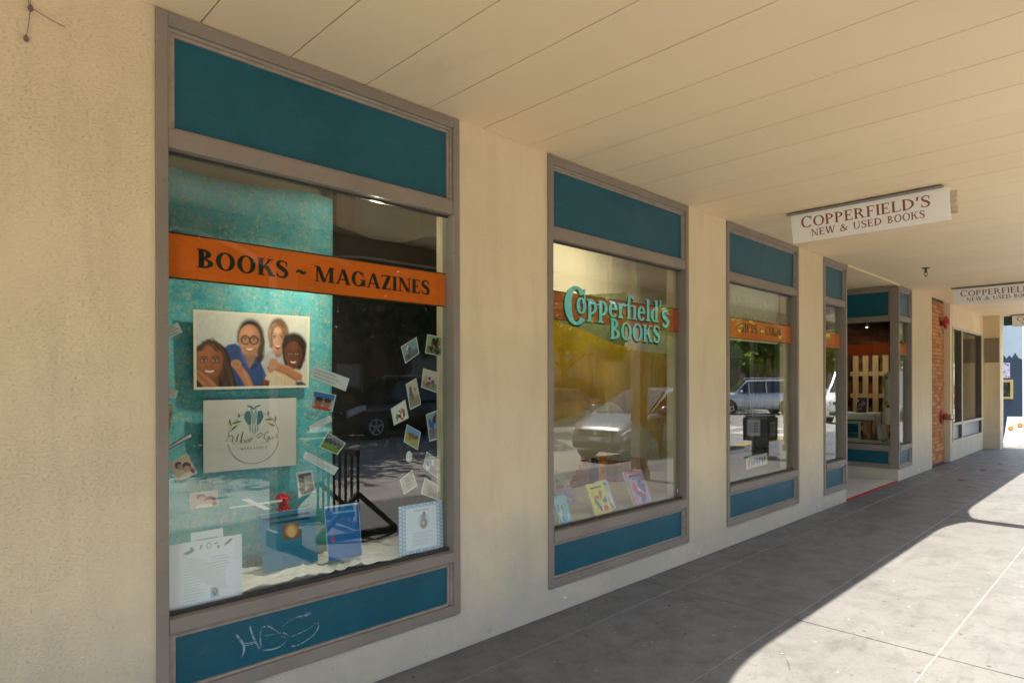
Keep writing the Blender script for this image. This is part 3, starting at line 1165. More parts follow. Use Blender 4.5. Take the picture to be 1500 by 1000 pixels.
# display platforms and cream backs behind the front windows
m = MB()
m.box(.35, 2.94, .09, 1.25, .40, .548)
m.box(2.99, 7.0, .09, 1.45, .40, .532)
m.box(7.0, 8.45, .09, 1.25, .40, .532)
m.box(11.08, 12.85, .09, 2.3, .36, .515)
m.build('display_platform', mat('display_deck', (.60, .56, .47), .7, .1, 4), bld)
m = MB()
m.box(.30, 2.94, 1.25, 1.29, .0, 3.0)
m.box(2.94, 2.985, .21, 1.29, .0, 3.0)
m.box(.25, .30, .21, 1.29, .0, 3.0)
m.box(2.985, 6.95, 1.45, 1.49, 0, 3.0)
m.box(6.95, 7.0, .9, 1.49, 0, 3.0)
m.build('display_back', S_CREAM, bld)
m = MB()
m.box(5.48, 7.08, .205, .235, 1.93, 2.9)
m.box(7.55, 8.45, .55, .58, 2.05, 2.9)
m.build('display_valance', S_CREAM, bld)
m = MB()
m.box(2.06, 2.20, .95, 1.07, 0.55, 2.995)
m.build('timber_stud', mat('grey_stud', (.36, .27, .18), .8, .2, 4, (8, 8, 1)), bld)
m = MB()
m.box(5.60, 5.615, 1.40, 1.449, .54, 2.99)
m.box(6.05, 6.12, 1.38, 1.449, .54, 2.99)
m.build('panel_batten', mat('pale_batten', (.74, .69, .55), .7), bld)
# interior brick wall seen through the recess window
m = MB()
m.box(12.90, 12.95, .205, 7.9, 0, 3.0)
ib = m.build('interior_brick_wall', mat('dark_mortar', (.10, .065, .045), .9, .2, 20), bld)
bm2 = mat_brick('dark_red_brick', [(.11, .030, .016), (.18, .055, .022), (.24, .11, .035)])
src = None
for r in range(24):
    z = .56 + r * .10
    y = .26 + (0 if r % 2 == 0 else .14)
    while y < 2.45:
        if src is None:
            mm = MB(); mm.box(12.884, 12.905, y, y + .268, z, z + .088)
            src = mm.build('brick', bm2, ib)
            by, bz = y, z
            s0 = src.location.copy()
        else:
            c = linkcopy(src)
            c.location = (s0.x + random.uniform(-.004, .004), s0.y + y - by, s0.z + z - bz)
        y += .28

# ---- painted bands and lettering on the glass
def front_print(y):
    return lambda u, v, k: (u, y - k * .00004, v)

def band(win, u0, u1, z0, z1, matl, mp=front, line=True):
    m = MB(); bx(mp, m, u0, u1, .0590, .0600, z0, z1)
    m.build('painted_band', matl, win)
    if line:
        m = MB()
        bx(mp, m, u0, u1, .0580, .0586, z1 - .0065, z1)
        bx(mp, m, u0, u1, .0580, .0586, z0, z0 + .0065)
        m.build('band_edge_line', S_BLACKTXT, win)

band(WIN['A'], .795, 2.245, 1.932, 2.124, S_ORANGE)
m = MB()
letters(m, 'BOOKS', .918, 1.318, 1.990, .077, front_print(.0585), .25, .085, track=.05, sizes=[1.04, 1, 1, 1, 1])
letters(m, '~', 1.355, 1.408, 1.993, .070, front_print(.0585), .22, .09)
letters(m, 'MAGAZINES', 1.450, 2.133, 1.991, .075, front_print(.0585), .25, .085, track=.05)
m.build('lettering', S_BLACKTXT, WIN['A'])

band(WIN['B'], 3.085, 4.738, 1.925, 2.120, S_RUST)
for nm, dx, dz, gr, ml, y in (('lettering_shadow', -.014, -.012, .0030, S_BLACKTXT, .0578), ('lettering', 0, 0, 0, S_TURQ, .0574)):
    m = MB()
    fp = (lambda yy: (lambda u, v, k: (u, yy - k * .000004, v)))(y)
    letters(m, 'C', 3.268 + dx, 3.515 + dx, 1.908 + dz, .262, fp, .27, .085, grow=gr)
    letters(m, 'opperfield', 3.400 + dx, 4.440 + dx, 1.990 + dz, .172, fp, .19, .075, track=.035, grow=gr)
    letters(m, "'", 4.445 + dx, 4.478 + dx, 1.998 + dz, .172, fp, .22, .08, grow=gr)
    letters(m, 's', 4.478 + dx, 4.592 + dx, 1.960 + dz, .215, fp, .20, .08, grow=gr)
    letters(m, 'BOOKS', 3.785 + dx, 4.452 + dx, 1.826 + dz, .134, fp, .22, .08, track=.05, grow=gr, sizes=[1.15, 1, 1, 1, 1])
    m.build(nm, ml, WIN['B'])

band(WIN['C'], 5.512, 7.068, 1.925, 2.120, S_ORANGE)
m = MB()
letters(m, 'GIFTS', 5.845, 6.235, 1.993, .084, front_print(.0585), .24, .085)
letters(m, '~', 6.29, 6.38, 1.995, .080, front_print(.0585), .22, .09)
letters(m, 'CARDS', 6.42, 6.80, 1.993, .084, front_print(.0585), .24, .085)
m.build('lettering', S_BLACKTXT, WIN['C'])
band(WIN['D'], 7.915, 8.603, 1.925, 2.120, S_ORANGE)
band(WIN['E'], 10.98, 11.638, 1.925, 2.120, S_ORANGE)
band(ret_r, .107, 1.68, 1.925, 2.120, S_RUST, lambda u, d, z: (10.935 + d, u, z))

# scratched graffiti on the first kick panel
def mat_scratch():
    t = NT('chalky_scratch')
    n = t.noise(t.pos(), 120, 4, .7)
    n2 = t.noise(t.pos(), 18, 3, .6)
    d = t.principled((.34, .46, .54), .85)
    tr = t.n('ShaderNodeBsdfTransparent')
    mx = t.n('ShaderNodeMixShader')
    t.l(t.ramp(t.math('ADD', t.math('MULTIPLY', n, .55), t.math('MULTIPLY', n2, .5)), [(.42, (.06, .06, .06)), (.60, (.9, .9, .9))]), mx.inputs[0])
    t.l(tr.outputs[0], mx.inputs[1]); t.l(d, mx.inputs[2])
    return t.done(mx.outputs[0])
def gpt(x, y):   # photo-crop units -> panel
    return (1.064 + (x - 210) * .000385 + 0, .415 - (y - 490) * .000385 - (x - 210) * .000128 * 0)
m = MB()
GR = [([(1.062, .418), (1.075, .398), (1.090, .372), (1.096, .345), (1.086, .314)], [.007, .010, .009, .010, .006]),
      ([(1.122, .438), (1.130, .405), (1.142, .372), (1.153, .350), (1.166, .322)], [.007, .007, .008, .008, .004]),
      ([(1.096, .372), (1.12, .366), (1.146, .367)], [.004, .004, .004]),
      ([(1.098, .362), (1.12, .358), (1.142, .360)], [.003, .003, .003]),
      ([(1.171, .332), (1.166, .375), (1.170, .410), (1.190, .420), (1.215, .408), (1.246, .383)], [.008, .006, .006, .008, .008, .007]),
      ([(1.184, .378), (1.215, .376), (1.248, .376), (1.280, .364), (1.294, .345), (1.275, .318), (1.232, .308), (1.180, .316)], [.002, .003, .005, .005, .004, .004, .006, .006]),
      ([(1.392, .418), (1.352, .424), (1.310, .418), (1.272, .400), (1.256, .372), (1.270, .348), (1.320, .342), (1.390, .352), (1.432, .370), (1.446, .352), (1.420, .318), (1.370, .298), (1.330, .292), (1.308, .300)], [.006, .004, .003, .004, .006, .006, .004, .002, .003, .005, .005, .004, .004, .009]),
      ([(1.345, .420), (1.380, .424), (1.408, .430)], [.003, .003, .002]), ([(1.350, .412), (1.382, .416), (1.410, .424)], [.003, .003, .002])]
lay = 0
for pts, ws in GR:
    lay += 1
    for q in brush(pts, ws, 5):
        m.add([(a, .0192 - lay * .0001, b) for a, b in q], [(0, 1, 2, 3)])
m.build('graffiti_scrawl', mat_scratch(), WIN['A'])

# =================================================================== HANGING SIGNS
def hanging_sign(x, label):
    r = empty('hanging_sign', (x, -1.09, 2.968))
    tag(r, label, 'sign', 'white double-sided shop signs hung under the canopy')
    y0, y1 = -.510, -1.678     # left, right as read
    m = MB(); m.box(x, x + .035, y1, y0, 2.720, 2.963)
    bd = m.build('sign_board', S_SIGN, r, bevel=.003)
    m = MB(); m.box(x - .016, x + .051, y1 + .045, y0 + .03, 2.9635, 2.981)
    m.build('hanging_rail', S_STEEL, r)
    m = MB()
    for yy in (y0 - .05, y1 + .1):
        m.tube([(x + .018, yy, 2.975), (x + .018, yy, 2.993)], .008, 8)
    m.build('hanger_rod', S_STEEL, r)
    m = MB(); m.box(x + .008, x + .03, y1 - .045, y1 - .004, 2.76, 2.93)
    m.build('end_bracket', mat('flaking_bracket', (.55, .45, .30), .9, .35, 30, (1, 1, 1), .006, 30), r, bevel=.006)
    for sgn, xx in ((1, x - .0006), (-1, x + .0356)):
        m = MB()
        if sgn > 0:
            pl = lambda u, v, k: (xx - k * .00002, y0 - u, v)
        else:
            pl = lambda u, v, k: (xx + k * .00002, y1 + u, v)
        letters(m, "COPPERFIELD'S", .082, 1.045, 2.843, .084, pl, .17, .075, track=.06, sizes=[1.12] + [1] * 12)
        letters(m, 'NEW', .160, .358, 2.764, .057, pl, .17, .08, track=.08)
        letters(m, '&', .394, .456, 2.764, .057, pl, .17, .08)
        letters(m, 'USED', .494, .708, 2.764, .057, pl, .17, .08, track=.08)
        letters(m, 'BOOKS', .748, 1.005, 2.764, .057, pl, .17, .08, track=.08)
        m.build('lettering', S_BROWNTXT, r)
    r.rotation_euler = (0, -.20, 0)
    return r
hanging_sign(5.65, "nearest white hanging sign with brown lettering, whole in view under the canopy")
hanging_sign(12.0, "white hanging sign cut off by the frame, second along the canopy")
hanging_sign(17.7, "smallest and farthest white hanging sign near the corner pilaster")

# sprinkler head under the canopy
r = empty('sprinkler_head', (9.62, -.655, 2.90))
tag(r, 'small rusty sprinkler head hanging from the canopy ceiling', 'sprinkler')
m = MB(); m.lathe([(.045, .088), (.045, .083), (.02, .078), (.012, .07), (.012, .045), (.018, .04), (.018, .03), (.006, .025)], (9.62, -.655, 2.90), 14)
m.build('pipe_drop', mat('rusty_iron', (.10, .06, .035), .8, .3, 30), r)
m = MB()
for s in (-1, 1):
    m.tube([(9.62, -.655 + s * .012, 2.93), (9.62, -.655 + s * .022, 2.91), (9.62, -.655, 2.885)], .004, 6)
m.lathe([(.018, .0), (.02, .003), (.004, .006)], (9.62, -.655, 2.878), 12)
m.build('deflector', MATS['rusty_iron'], r)

# fire bell and hose connection on the brick
r = empty('fire_bell', (14.14, .10, 2.58))
tag(r, 'red fire alarm bell high on the orange brick panel', 'bell')
m = MB(); m.lathe([(.05, .0), (.05, -.05), (.02, -.06)], (14.14, .10, 2.62), 14, axis='Y'); m.build('mounting_box', S_RED, r)
m = MB(); m.lathe([(.03, -.045), (.11, -.06), (.125, -.085), (.11, -.11), (.06, -.135), (.012, -.14)], (14.14, .10, 2.62), 20, axis='Y'); m.build('gong', S_RED, r)
r = empty('hose_connection', (14.15, .10, .78))
tag(r, 'brass and red fire hose connection low on the orange brick panel', 'hose connection')
m = MB(); m.lathe([(.13, .0), (.13, -.015), (.07, -.02), (.06, -.10), (.04, -.12)], (14.15, .10, .86), 18, axis='Y'); m.build('wall_plate', S_RED, r)
for s in (-1, 1):
    m = MB(); m.lathe([(.045, -.08), (.05, -.16), (.055, -.165), (.055, -.19), (.02, -.195)], (14.15 + s * .075, .10, .85), 14, axis='Y')
    m.build('inlet_cap', mat('pale_brass', (.50, .42, .33), .35, .15, metal=.6), r)

# =================================================================== FIRST WINDOW DISPLAY
rnd = random.Random(3)
def cloth_panel(name, x0, x1, z0, z1, y, ml, label, cat, wave=.012, top=None, folds=7):
    m = MB()
    def fn(u, v):
        x = x0 + (x1 - x0) * u
        zt = z1 if top is None else top(u)
        z = z0 + (zt - z0) * v
        yy = y + wave * math.sin(folds * u * 6.28 + .8 * math.sin(3 * v)) * (1.15 - .5 * v) + .006 * math.sin(11 * u + 7 * v)
        return (x, yy, z)
    m.grid(fn, 60, 24)
    return tag(m.build(name, ml, solid=.002, fixn=False), label, cat)
cloth_panel('fabric_backdrop', .62, 1.795, .552, 2.53, .52, S_FLORAL, 'teal floral fabric backdrop hanging in the first window', 'fabric', .007, lambda u: 2.525 + .012 * math.sin(9 * u) + .02 * u, 3)
cloth_panel('dark_backdrop', 1.80, 2.925, .552, 2.5, .56, S_DARKCLOTH, 'black cloth backdrop beside the teal fabric in the first window', 'fabric', .012,
            lambda u: 2.43 - .055 * math.sin(min(1, u / .62) * 3.14) + .17 * max(0, u - .45), 5)

m = MB()
def cl(u, v):
    x, y = .80 + 1.42 * u, .082 + .40 * v
    a = math.sin(17 * u + 6 * v + 2 * math.sin(7 * v + 3 * u))
    b = math.sin(31 * u - 13 * v + 3 * math.sin(11 * u))
    e = math.sin(63 * u + 29 * v + 2 * math.sin(23 * v))
    z = .556 + .016 * (1 - abs(a)) ** 2 + .011 * (1 - abs(b)) ** 2 + .005 * (1 - abs(e)) + .02 * max(0, 1 - v * 3) * (.6 + .4 * math.sin(5 * u))
    return (x, y, max(z, .553))
m.grid(cl, 170, 48)
tag(m.build('white_cloth', S_WHITECLOTH, solid=.003, fixn=False), 'crumpled white cloth spread on the first window floor', 'cloth')

def quad_y(corn, y):
    return [(a, y, b) for a, b in corn]

# large print of four friends
k = Ink(252, 170, (206, 203, 192))
k.grad(0, .55, (210, 208, 198), (194, 200, 200)); k.grad(.55, 1, (194, 200, 200), (214, 205, 184))
fr = random.Random(12)
def mul(c, f):
    return tuple(min(255, max(0, int(v * f))) for v in c)
def hair(pts, base, w, n=26, spread=.02):
    """strands following a guide line"""
    for q in range(n):
        dx, dy = fr.gauss(0, spread), fr.gauss(0, spread * .9)
        k.line([(a + dx + fr.gauss(0, .004), b + dy + fr.gauss(0, .006)) for a, b in pts], mul(base, fr.uniform(.6, 1.7)), w * fr.uniform(.5, 1.2), .75)
def face(cx, cy, rx, ry, skin, lit=-1, smile=1.0, brow=(40, 28, 22), lip=(168, 84, 76), open_=.5):
    k.ell(cx, cy - ry * .10, rx, ry * .92, skin, 0, .10)
    k.ell(cx, cy + ry * .38, rx * .78, ry * .64, skin, 0, .10)
    k.ell(cx - lit * rx * .62, cy + ry * .05, rx * .40, ry * .80, mul(skin, .74), 0, 1.2, .55)
    k.ell(cx, cy + ry * .92, rx * .55, ry * .16, mul(skin, .66), 0, 1.0, .5)
    k.ell(cx + lit * rx * .18, cy - ry * .52, rx * .50, ry * .28, mul(skin, 1.20), 0, 1.4, .6)
    for sg in (-1, 1):
        ex, ey = cx + sg * rx * .40, cy - ry * .10
        k.ell(ex, ey - ry * .02, rx * .27, ry * .13, mul(skin, .72), 0, 1.0, .6)
        k.ell(ex, ey, rx * .17, ry * .058, (226, 216, 206), 0, .5, .8)
        k.ell(ex, ey, rx * .09, ry * .060, (34, 22, 18), 0, .4)
        k.line([(ex - rx * .20, ey - ry * .035), (ex, ey - ry * .075), (ex + rx * .20, ey - ry * .03)], (36, 24, 20), ry * .018, .9)
        k.line([(ex - rx * .24, ey - ry * .17), (ex, ey - ry * .235), (ex + rx * .24, ey - ry * .17)], brow, ry * .026, .8)
        k.ell(cx + sg * rx * .52, cy + ry * .24, rx * .24, ry * .15, mul(skin, 1.14), 0, 1.3, .65)
        k.line([(cx + sg * rx * .26, cy + ry * .22), (cx + sg * rx * .50, cy + ry * .44)], mul(skin, .66), ry * .014, .6)
    k.line([(cx + lit * rx * .04, cy - ry * .08), (cx + lit * rx * .06, cy + ry * .18)], mul(skin, 1.18), ry * .03, .5)
    k.ell(cx, cy + ry * .22, rx * .19, ry * .07, mul(skin, .80), 0, .8, .8); k.ell(cx + lit * rx * .03, cy + ry * .18, rx * .10, ry * .05, mul(skin, 1.16), 0, .9, .8)
    my = cy + ry * .50
    k.poly([(cx - rx * .44, my - ry * .07), (cx - rx * .2, my - ry * .045), (cx, my - ry * .035), (cx + rx * .2, my - ry * .045), (cx + rx * .44, my - ry * .07), (cx + rx * .26, my + ry * (.08 + .08 * open_)), (cx, my + ry * (.13 + .12 * open_)), (cx - rx * .26, my + ry * (.08 + .08 * open_))], lip)
    k.poly([(cx - rx * .38, my - ry * .045), (cx, my - ry * .012), (cx + rx * .38, my - ry * .045), (cx + rx * .2, my + ry * .055), (cx, my + ry * .075), (cx - rx * .2, my + ry * .055)], (244, 240, 232))
SK1, SK2, SK3, SK4 = (158, 98, 68), (190, 136, 106), (204, 154, 128), (104, 58, 42)
# second woman: blue shirt, glasses
k.poly([(.24, 1), (.22, .52), (.27, .43), (.33, .41), (.40, .47), (.55, .60), (.60, .70), (.62, .82), (.60, 1)], (52, 78, 132))
for q in range(16): k.line([(.24 + .022 * q, .44 + .012 * q), (.27 + .020 * q, .62 + .01 * q), (.29 + .02 * q, 1)], mul((52, 78, 132), fr.uniform(.6, 1.35)), .008, .35)
k.poly([(.39, .50), (.51, .52), (.50, .62), (.45, .74), (.41, .62)], mul(SK2, .82)); k.poly([(.36, .46), (.41, .56), (.44, .70), (.39, .62)], (74, 102, 160)); k.poly([(.52, .55), (.50, .66), (.455, .74), (.50, .74), (.55, .62)], (40, 60, 108))
k.ell(.462, .31, .112, .225, (36, 27, 24), 0, .25); hair([(.42, .16), (.52, .20), (.555, .36), (.545, .55), (.56, .66)], (46, 34, 28), .008, 34, .014); hair([(.44, .17), (.385, .26), (.372, .40)], (46, 34, 28), .007, 16, .008)
face(.452, .372, .092, .212, SK2, -1)
for ex in (.418, .490):
    pts = [(ex + .036 * math.cos(R(a)), .362 + .054 * math.sin(R(a))) for a in range(0, 361, 24)]
    k.line(pts, (28, 24, 26), .0075)
k.line([(.378, .350), (.385, .352)], (28, 24, 26), .006); k.line([(.452, .355), (.456, .355)], (28, 24, 26), .008); k.line([(.526, .352), (.54, .345)], (28, 24, 26), .006)
# third woman: fair hair
k.poly([(.55, .66), (.60, .52), (.66, .47), (.76, .50), (.80, .75), (.60, .82)], (178, 176, 182))
k.ell(.705, .265, .094, .215, (112, 84, 60), 0, .2)
k.poly([(.665, .45), (.74, .45), (.735, .58), (.68, .58)], mul(SK3, .78))
face(.70, .325, .083, .206, SK3, -1, lip=(150, 58, 58), brow=(120, 88, 64), open_=1.0)
hair([(.70, .125), (.655, .18), (.632, .30), (.640, .44)], (116, 88, 64), .006, 24, .007); hair([(.70, .12), (.752, .17), (.775, .30), (.768, .42)], (106, 80, 58), .006, 24, .008); hair([(.64, .19), (.70, .14), (.76, .20)], (128, 98, 72), .006, 18, .008)
# fourth woman: dark curly hair, pale tee
k.poly([(.57, 1), (.59, .86), (.62, .76), (.68, .70), (.80, .74), (.90, .80), (.93, .9), (.93, 1)], (208, 184, 158))
for q in range(12): k.line([(.60 + .028 * q, .76 + fr.uniform(-.02, .04)), (.61 + .027 * q, 1)], mul((208, 184, 158), fr.uniform(.78, 1.08)), .008, .4)
k.poly([(.88, 1), (.87, .92), (.93, .91), (.975, .96), (.975, 1)], (72, 72, 92))
for cx, cy, rx, ry in ((.85, .42, .115, .18), (.79, .52, .045, .17), (.915, .50, .05, .15), (.93, .42, .04, .08), (.90, .64, .04, .11), (.80, .66, .035, .09)):
    k.ell(cx, cy, rx, ry, (32, 21, 19), soft=.25)
for q in range(120):
    a = fr.uniform(0, 6.28); rr_ = fr.uniform(.8, 1.12); cx, cy = .855 + .100 * rr_ * math.cos(a), .50 + .21 * rr_ * math.sin(a)
    if cy < .68 and not (abs(cx - .845) < .05 and cy > .42):
        k.ell(cx, cy, .010, .013, mul((40, 26, 22), fr.uniform(.5, 2.0)), fr.uniform(0, 90), .8, .8)
face(.845, .548, .080, .190, SK4, -1, lip=(120, 52, 46), brow=(30, 18, 16))
# arms over shoulders
k.poly([(.60, .72), (.67, .64), (.74, .67), (.84, .74), (.93, .81), (.935, .90), (.86, .89), (.76, .79), (.68, .75), (.63, .80)], (176, 116, 82)); k.line([(.68, .75), (.78, .81), (.88, .90)], (110, 66, 46), .014, .6); k.line([(.70, .66), (.80, .71), (.92, .81)], (206, 146, 108), .014, .6)
k.ell(.660, .665, .040, .070, (190, 136, 104), 0, .2)
for i in range(4): k.line([(.632 + .018 * i, .605), (.640 + .018 * i, .65), (.636 + .018 * i, .70)], (126, 78, 56), .005, .8)
k.poly([(.54, 1), (.57, .87), (.63, .90), (.62, 1)], (110, 62, 44))
# first woman: long brown hair
k.poly([(.02, 1), (.02, .50), (.06, .42), (.11, .39), (.17, .42), (.22, .50), (.25, .62), (.31, .80), (.36, 1)], (46, 33, 27))
hair([(.12, .40), (.20, .48), (.235, .62), (.26, .80), (.30, 1)], (56, 40, 32), .009, 60, .022); hair([(.12, .40), (.05, .46), (.025, .60), (.03, .74)], (66, 46, 36), .008, 20, .008)
k.poly([(.07, .80), (.19, .80), (.20, 1), (.09, 1)], mul(SK1, .72))
face(.125, .655, .108, .226, SK1, -1, lip=(150, 72, 62))
hair([(.05, .50), (.09, .42), (.15, .42), (.20, .50)], (72, 52, 40), .008, 26, .010)
k.poly([(.02, .74), (.08, .80), (.15, .89), (.21, 1), (.02, 1)], (186, 122, 80)); k.line([(.03, .80), (.10, .90), (.15, 1)], (132, 78, 50), .016, .5); k.poly([(.02, .86), (.10, 1), (.02, 1)], (56, 40, 32))
k.poly([(.30, .68), (.34, .63), (.39, .70), (.45, .82), (.50, 1), (.43, 1), (.38, .86)], (182, 120, 84)); k.line([(.40, .76), (.47, 1)], (216, 152, 112), .010, .6)
k.ell(.340, .675, .044, .058, (192, 132, 98), 20, .2)
for i in range(3): k.line([(.318 + .016 * i, .635 + .012 * i), (.322 + .018 * i, .70)], (120, 72, 50), .005, .8)
k.soften(2, .06)
k.rect(0, 0, .022, 1, (222, 216, 200)); k.rect(.978, 0, 1, 1, (222, 216, 200)); k.rect(0, 0, 1, .03, (222, 216, 200)); k.rect(0, .966, 1, 1, (222, 216, 200))
tag(k.mesh('photo_print', quad_y([(1.040, 1.860), (1.640, 1.868), (1.632, 1.480), (1.042, 1.472)], .485), (0, .004, 0)),
    'large photo print of four smiling women on the teal fabric', 'photo')

# owl emblem poster
k = Ink(150, 116, (204, 200, 198))
tag(k.mesh('emblem_poster', quad_y([(1.085, 1.420), (1.560, 1.425), (1.558, 1.062), (1.085, 1.068)], .484), (0, .003, 0)),
    'pale grey poster with owl and wreath emblem under the large photo', 'poster')
pst = bpy.context.scene.objects['emblem_poster']
def P2(x, y):    # crop units (108..1185, 100..860) -> poster plane
    return (1.085 + (x - 108) / 1077 * .474, 1.422 - (y - 100) / 770 * .352)
def stroke_mesh(name, strokes, ml, y0=.4836):
    m = MB()
    for i, (pts, ws) in enumerate(strokes):
        for q in brush([P2(*p) for p in pts], ws, 6):
            m.add([(a, y0 - i * .00003, b) for a, b in q], [(0, 1, 2, 3)])
    return m.build(name, ml, pst)
INKD = mat('dark_olive_ink', (.07, .075, .035), .6)
circ = [(665 + 300 * math.cos(R(a)), 560 + 262 * math.sin(R(a))) for a in range(5, 176, 10)]
circ2 = [(668 + 288 * math.cos(R(a)), 552 + 272 * math.sin(R(a))) for a in range(2, 178, 10)]
br1 = [(372, 500), (390, 430), (430, 360), (490, 300), (560, 265)]
br2 = [(960, 490), (945, 420), (905, 350), (850, 300), (775, 262)]
stroke_mesh('wreath_ring', [(circ, [.0016, .0022, .0016]), (circ2, [.0012, .0018, .0012]), (br1, [.002, .002, .0014]), (br2, [.002, .002, .0014])], INKD)
lv = []
for a, b, c in (((400, 450), (440, 410), (492, 380)), ((420, 372), (480, 348), (528, 342)), ((412, 388), (392, 350), (392, 310)), ((490, 300), (496, 280), (490, 250)),
                ((925, 412), (880, 398), (838, 374)), ((895, 340), (850, 334), (795, 336)), ((915, 370), (925, 330), (922, 296)), ((830, 285), (838, 265), (830, 240))):
    lv.append(([a, b, c], [.001, .012, .001]))
stroke_mesh('wreath_leaf', lv, mat('olive_leaf_ink', (.14, .19, .04), .6), .4832)
OW = mat('teal_owl_ink', (.045, .16, .20), .6)
stroke_mesh('owl_wings', [([(600, 235), (592, 300), (622, 385)], [.018, .034, .010]), ([(735, 235), (742, 300), (712, 385)], [.018, .034, .010]),
                          ([(585, 170), (640, 190), (665, 215)], [.004, .010, .004]), ([(748, 168), (695, 188), (665, 215)], [.004, .010, .004])], OW, .4828)
stroke_mesh('owl_tail', [([(625, 380), (620, 440), (632, 470)], [.004, .007, .002]), ([(650, 385), (650, 450), (660, 495)], [.004, .007, .002]), ([(682, 385), (684, 450), (672, 495)], [.004, .007, .002]), ([(705, 380), (712, 440), (700, 470)], [.004, .007, .002]),
                         ([(640, 215), (650, 300), (665, 380)], [.006, .02, .006]), ([(690, 215), (682, 300), (665, 380)], [.006, .02, .006])], mat('pale_teal_ink', (.26, .36, .36), .6), .4829)
stroke_mesh('owl_eyes', [([(600, 210), (632, 212)], [.013, .013]), ([(690, 208), (722, 206)], [.013, .013])], S_WHITE, .4825)
stroke_mesh('owl_pupils', [([(622, 210), (634, 210)], [.005, .005]), ([(694, 207), (706, 207)], [.005, .005])], S_BLACKTXT, .4822)
sc = [[(345, 560), (380, 500), (425, 500), (418, 560), (440, 590), (470, 520), (490, 480), (470, 560), (480, 600)],
      [(500, 590), (520, 520), (540, 465), (515, 590), (540, 545), (556, 560), (552, 580), (575, 560)],
      [(590, 545), (575, 565), (590, 578), (605, 558), (592, 545)], [(622, 542), (608, 560), (622, 575), (640, 556), (624, 540), (655, 540)],
      [(690, 520), (740, 485), (770, 500), (720, 535), (700, 525)], [(845, 470), (800, 490), (785, 540), (810, 555), (850, 530), (830, 570), (800, 595)],
      [(862, 540), (858, 565), (875, 550)], [(888, 535), (884, 562), (896, 540), (912, 538)], [(925, 545), (942, 500), (940, 540), (960, 530)]]
stroke_mesh('script_lettering', [(s, [.0016, .0026, .0014, .0024, .0014]) for s in sc], mat('charcoal_ink', (.05, .05, .055), .6), .4820)
m = MB()
def gl_H(mb):
    pass
a0, b0 = P2(515, 662)
a1, b1 = P2(832, 662)
LW = .0011
def stick(mb, segs, x, w, z, h, y):
    for i, ((xa, ya), (xb, yb)) in enumerate(segs):
        for q in brush([(x + xa * w, z + ya * h), (x + xb * w, z + yb * h)], [LW, LW], 1):
            mb.add([(p, y - i * .00003, r_) for p, r_ in q], [(0, 1, 2, 3)])
STK = {'W': [((0, 1), (.25, 0)), ((.25, 0), (.5, .8)), ((.5, .8), (.75, 0)), ((.75, 0), (1, 1))], 'O': [((.1, .2), (.1, .8)), ((.1, .8), (.4, 1)), ((.4, 1), (.8, .8)), ((.8, .8), (.8, .2)), ((.8, .2), (.4, 0)), ((.4, 0), (.1, .2))],
       'R': [((.1, 0), (.1, 1)), ((.1, 1), (.7, .85)), ((.7, .85), (.1, .5)), ((.3, .5), (.8, 0))], 'K': [((.1, 0), (.1, 1)), ((.1, .4), (.8, 1)), ((.3, .55), (.8, 0))],
       'S': [((.8, .85), (.3, 1)), ((.3, 1), (.15, .7)), ((.15, .7), (.75, .35)), ((.75, .35), (.5, 0)), ((.5, 0), (.1, .12))], 'H': [((.1, 0), (.1, 1)), ((.8, 0), (.8, 1)), ((.1, .5), (.8, .5))], 'P': [((.1, 0), (.1, 1)), ((.1, 1), (.75, .85)), ((.75, .85), (.1, .48))]}
cw = (a1 - a0) / 9
for i, c in enumerate('WORKSHOPS'):
    stick(m, STK[c], a0 + cw * i, cw * .72, b0, .013, .4822)
m.build('small_caps_lettering', MATS['charcoal_ink'], pst)

# small prints on the inside of the glass
QUADS = {'a': [(1.945, 1.697), (2.048, 1.754), (2.066, 1.665), (1.974, 1.607)], 'b': [(2.121, 1.772), (2.229, 1.763), (2.22, 1.65), (2.106, 1.669)],
 'c': [(2.093, 1.584), (2.207, 1.559), (2.187, 1.447), (2.08, 1.479)], 'd': [(1.976, 1.497), (2.045, 1.53), (2.077, 1.386), (2.004, 1.357)],
 'e': [(1.882, 1.367), (1.973, 1.414), (1.996, 1.314), (1.901, 1.278)], 'f': [(1.984, 1.281), (2.077, 1.234), (2.056, 1.136), (1.963, 1.189)],
 'g': [(2.11, 1.329), (2.192, 1.352), (2.187, 1.186), (2.134, 1.178)], 'i': [(2.115, 1.124), (2.191, 1.076), (2.19, .967), (2.09, 1.04)],
 'j': [(1.937, .988), (2.019, 1.032), (2.053, .942), (1.965, .903)], 'k': [(2.101, .982), (2.19, .932), (2.19, .846), (2.073, .895)],
 'l': [(1.443, 1.47), (1.565, 1.445), (1.545, 1.362), (1.425, 1.386)], 'n': [(1.519, 1.265), (1.619, 1.204), (1.572, 1.149), (1.474, 1.196)],
 'p': [(1.354, 1.083), (1.437, 1.087), (1.454, .981), (1.369, .966)], 's': [(.805, 1.406), (.831, 1.408), (.813, 1.305), (.804, 1.306)],
 'u': [(.81, 1.175), (.88, 1.212), (.921, 1.126), (.842, 1.094)], 'v': [(.891, 1.044), (1.003, 1.044), (1.008, .975), (.891, .977)]}
STRIPS = {'s1': [(1.448, 1.586), (1.64, 1.526), (1.618, 1.462), (1.427, 1.532)], 'm': [(1.422, 1.298), (1.534, 1.347), (1.545, 1.317), (1.432, 1.27)],
 'o': [(1.406, 1.179), (1.58, 1.085), (1.555, 1.05), (1.393, 1.149)], 'q': [(.803, 1.73), (.845, 1.755), (.865, 1.716), (.803, 1.679)],
 'r': [(.803, 1.487), (.849, 1.473), (.839, 1.439), (.803, 1.451)], 't': [(.804, 1.244), (.894, 1.297), (.902, 1.275), (.804, 1.228)]}
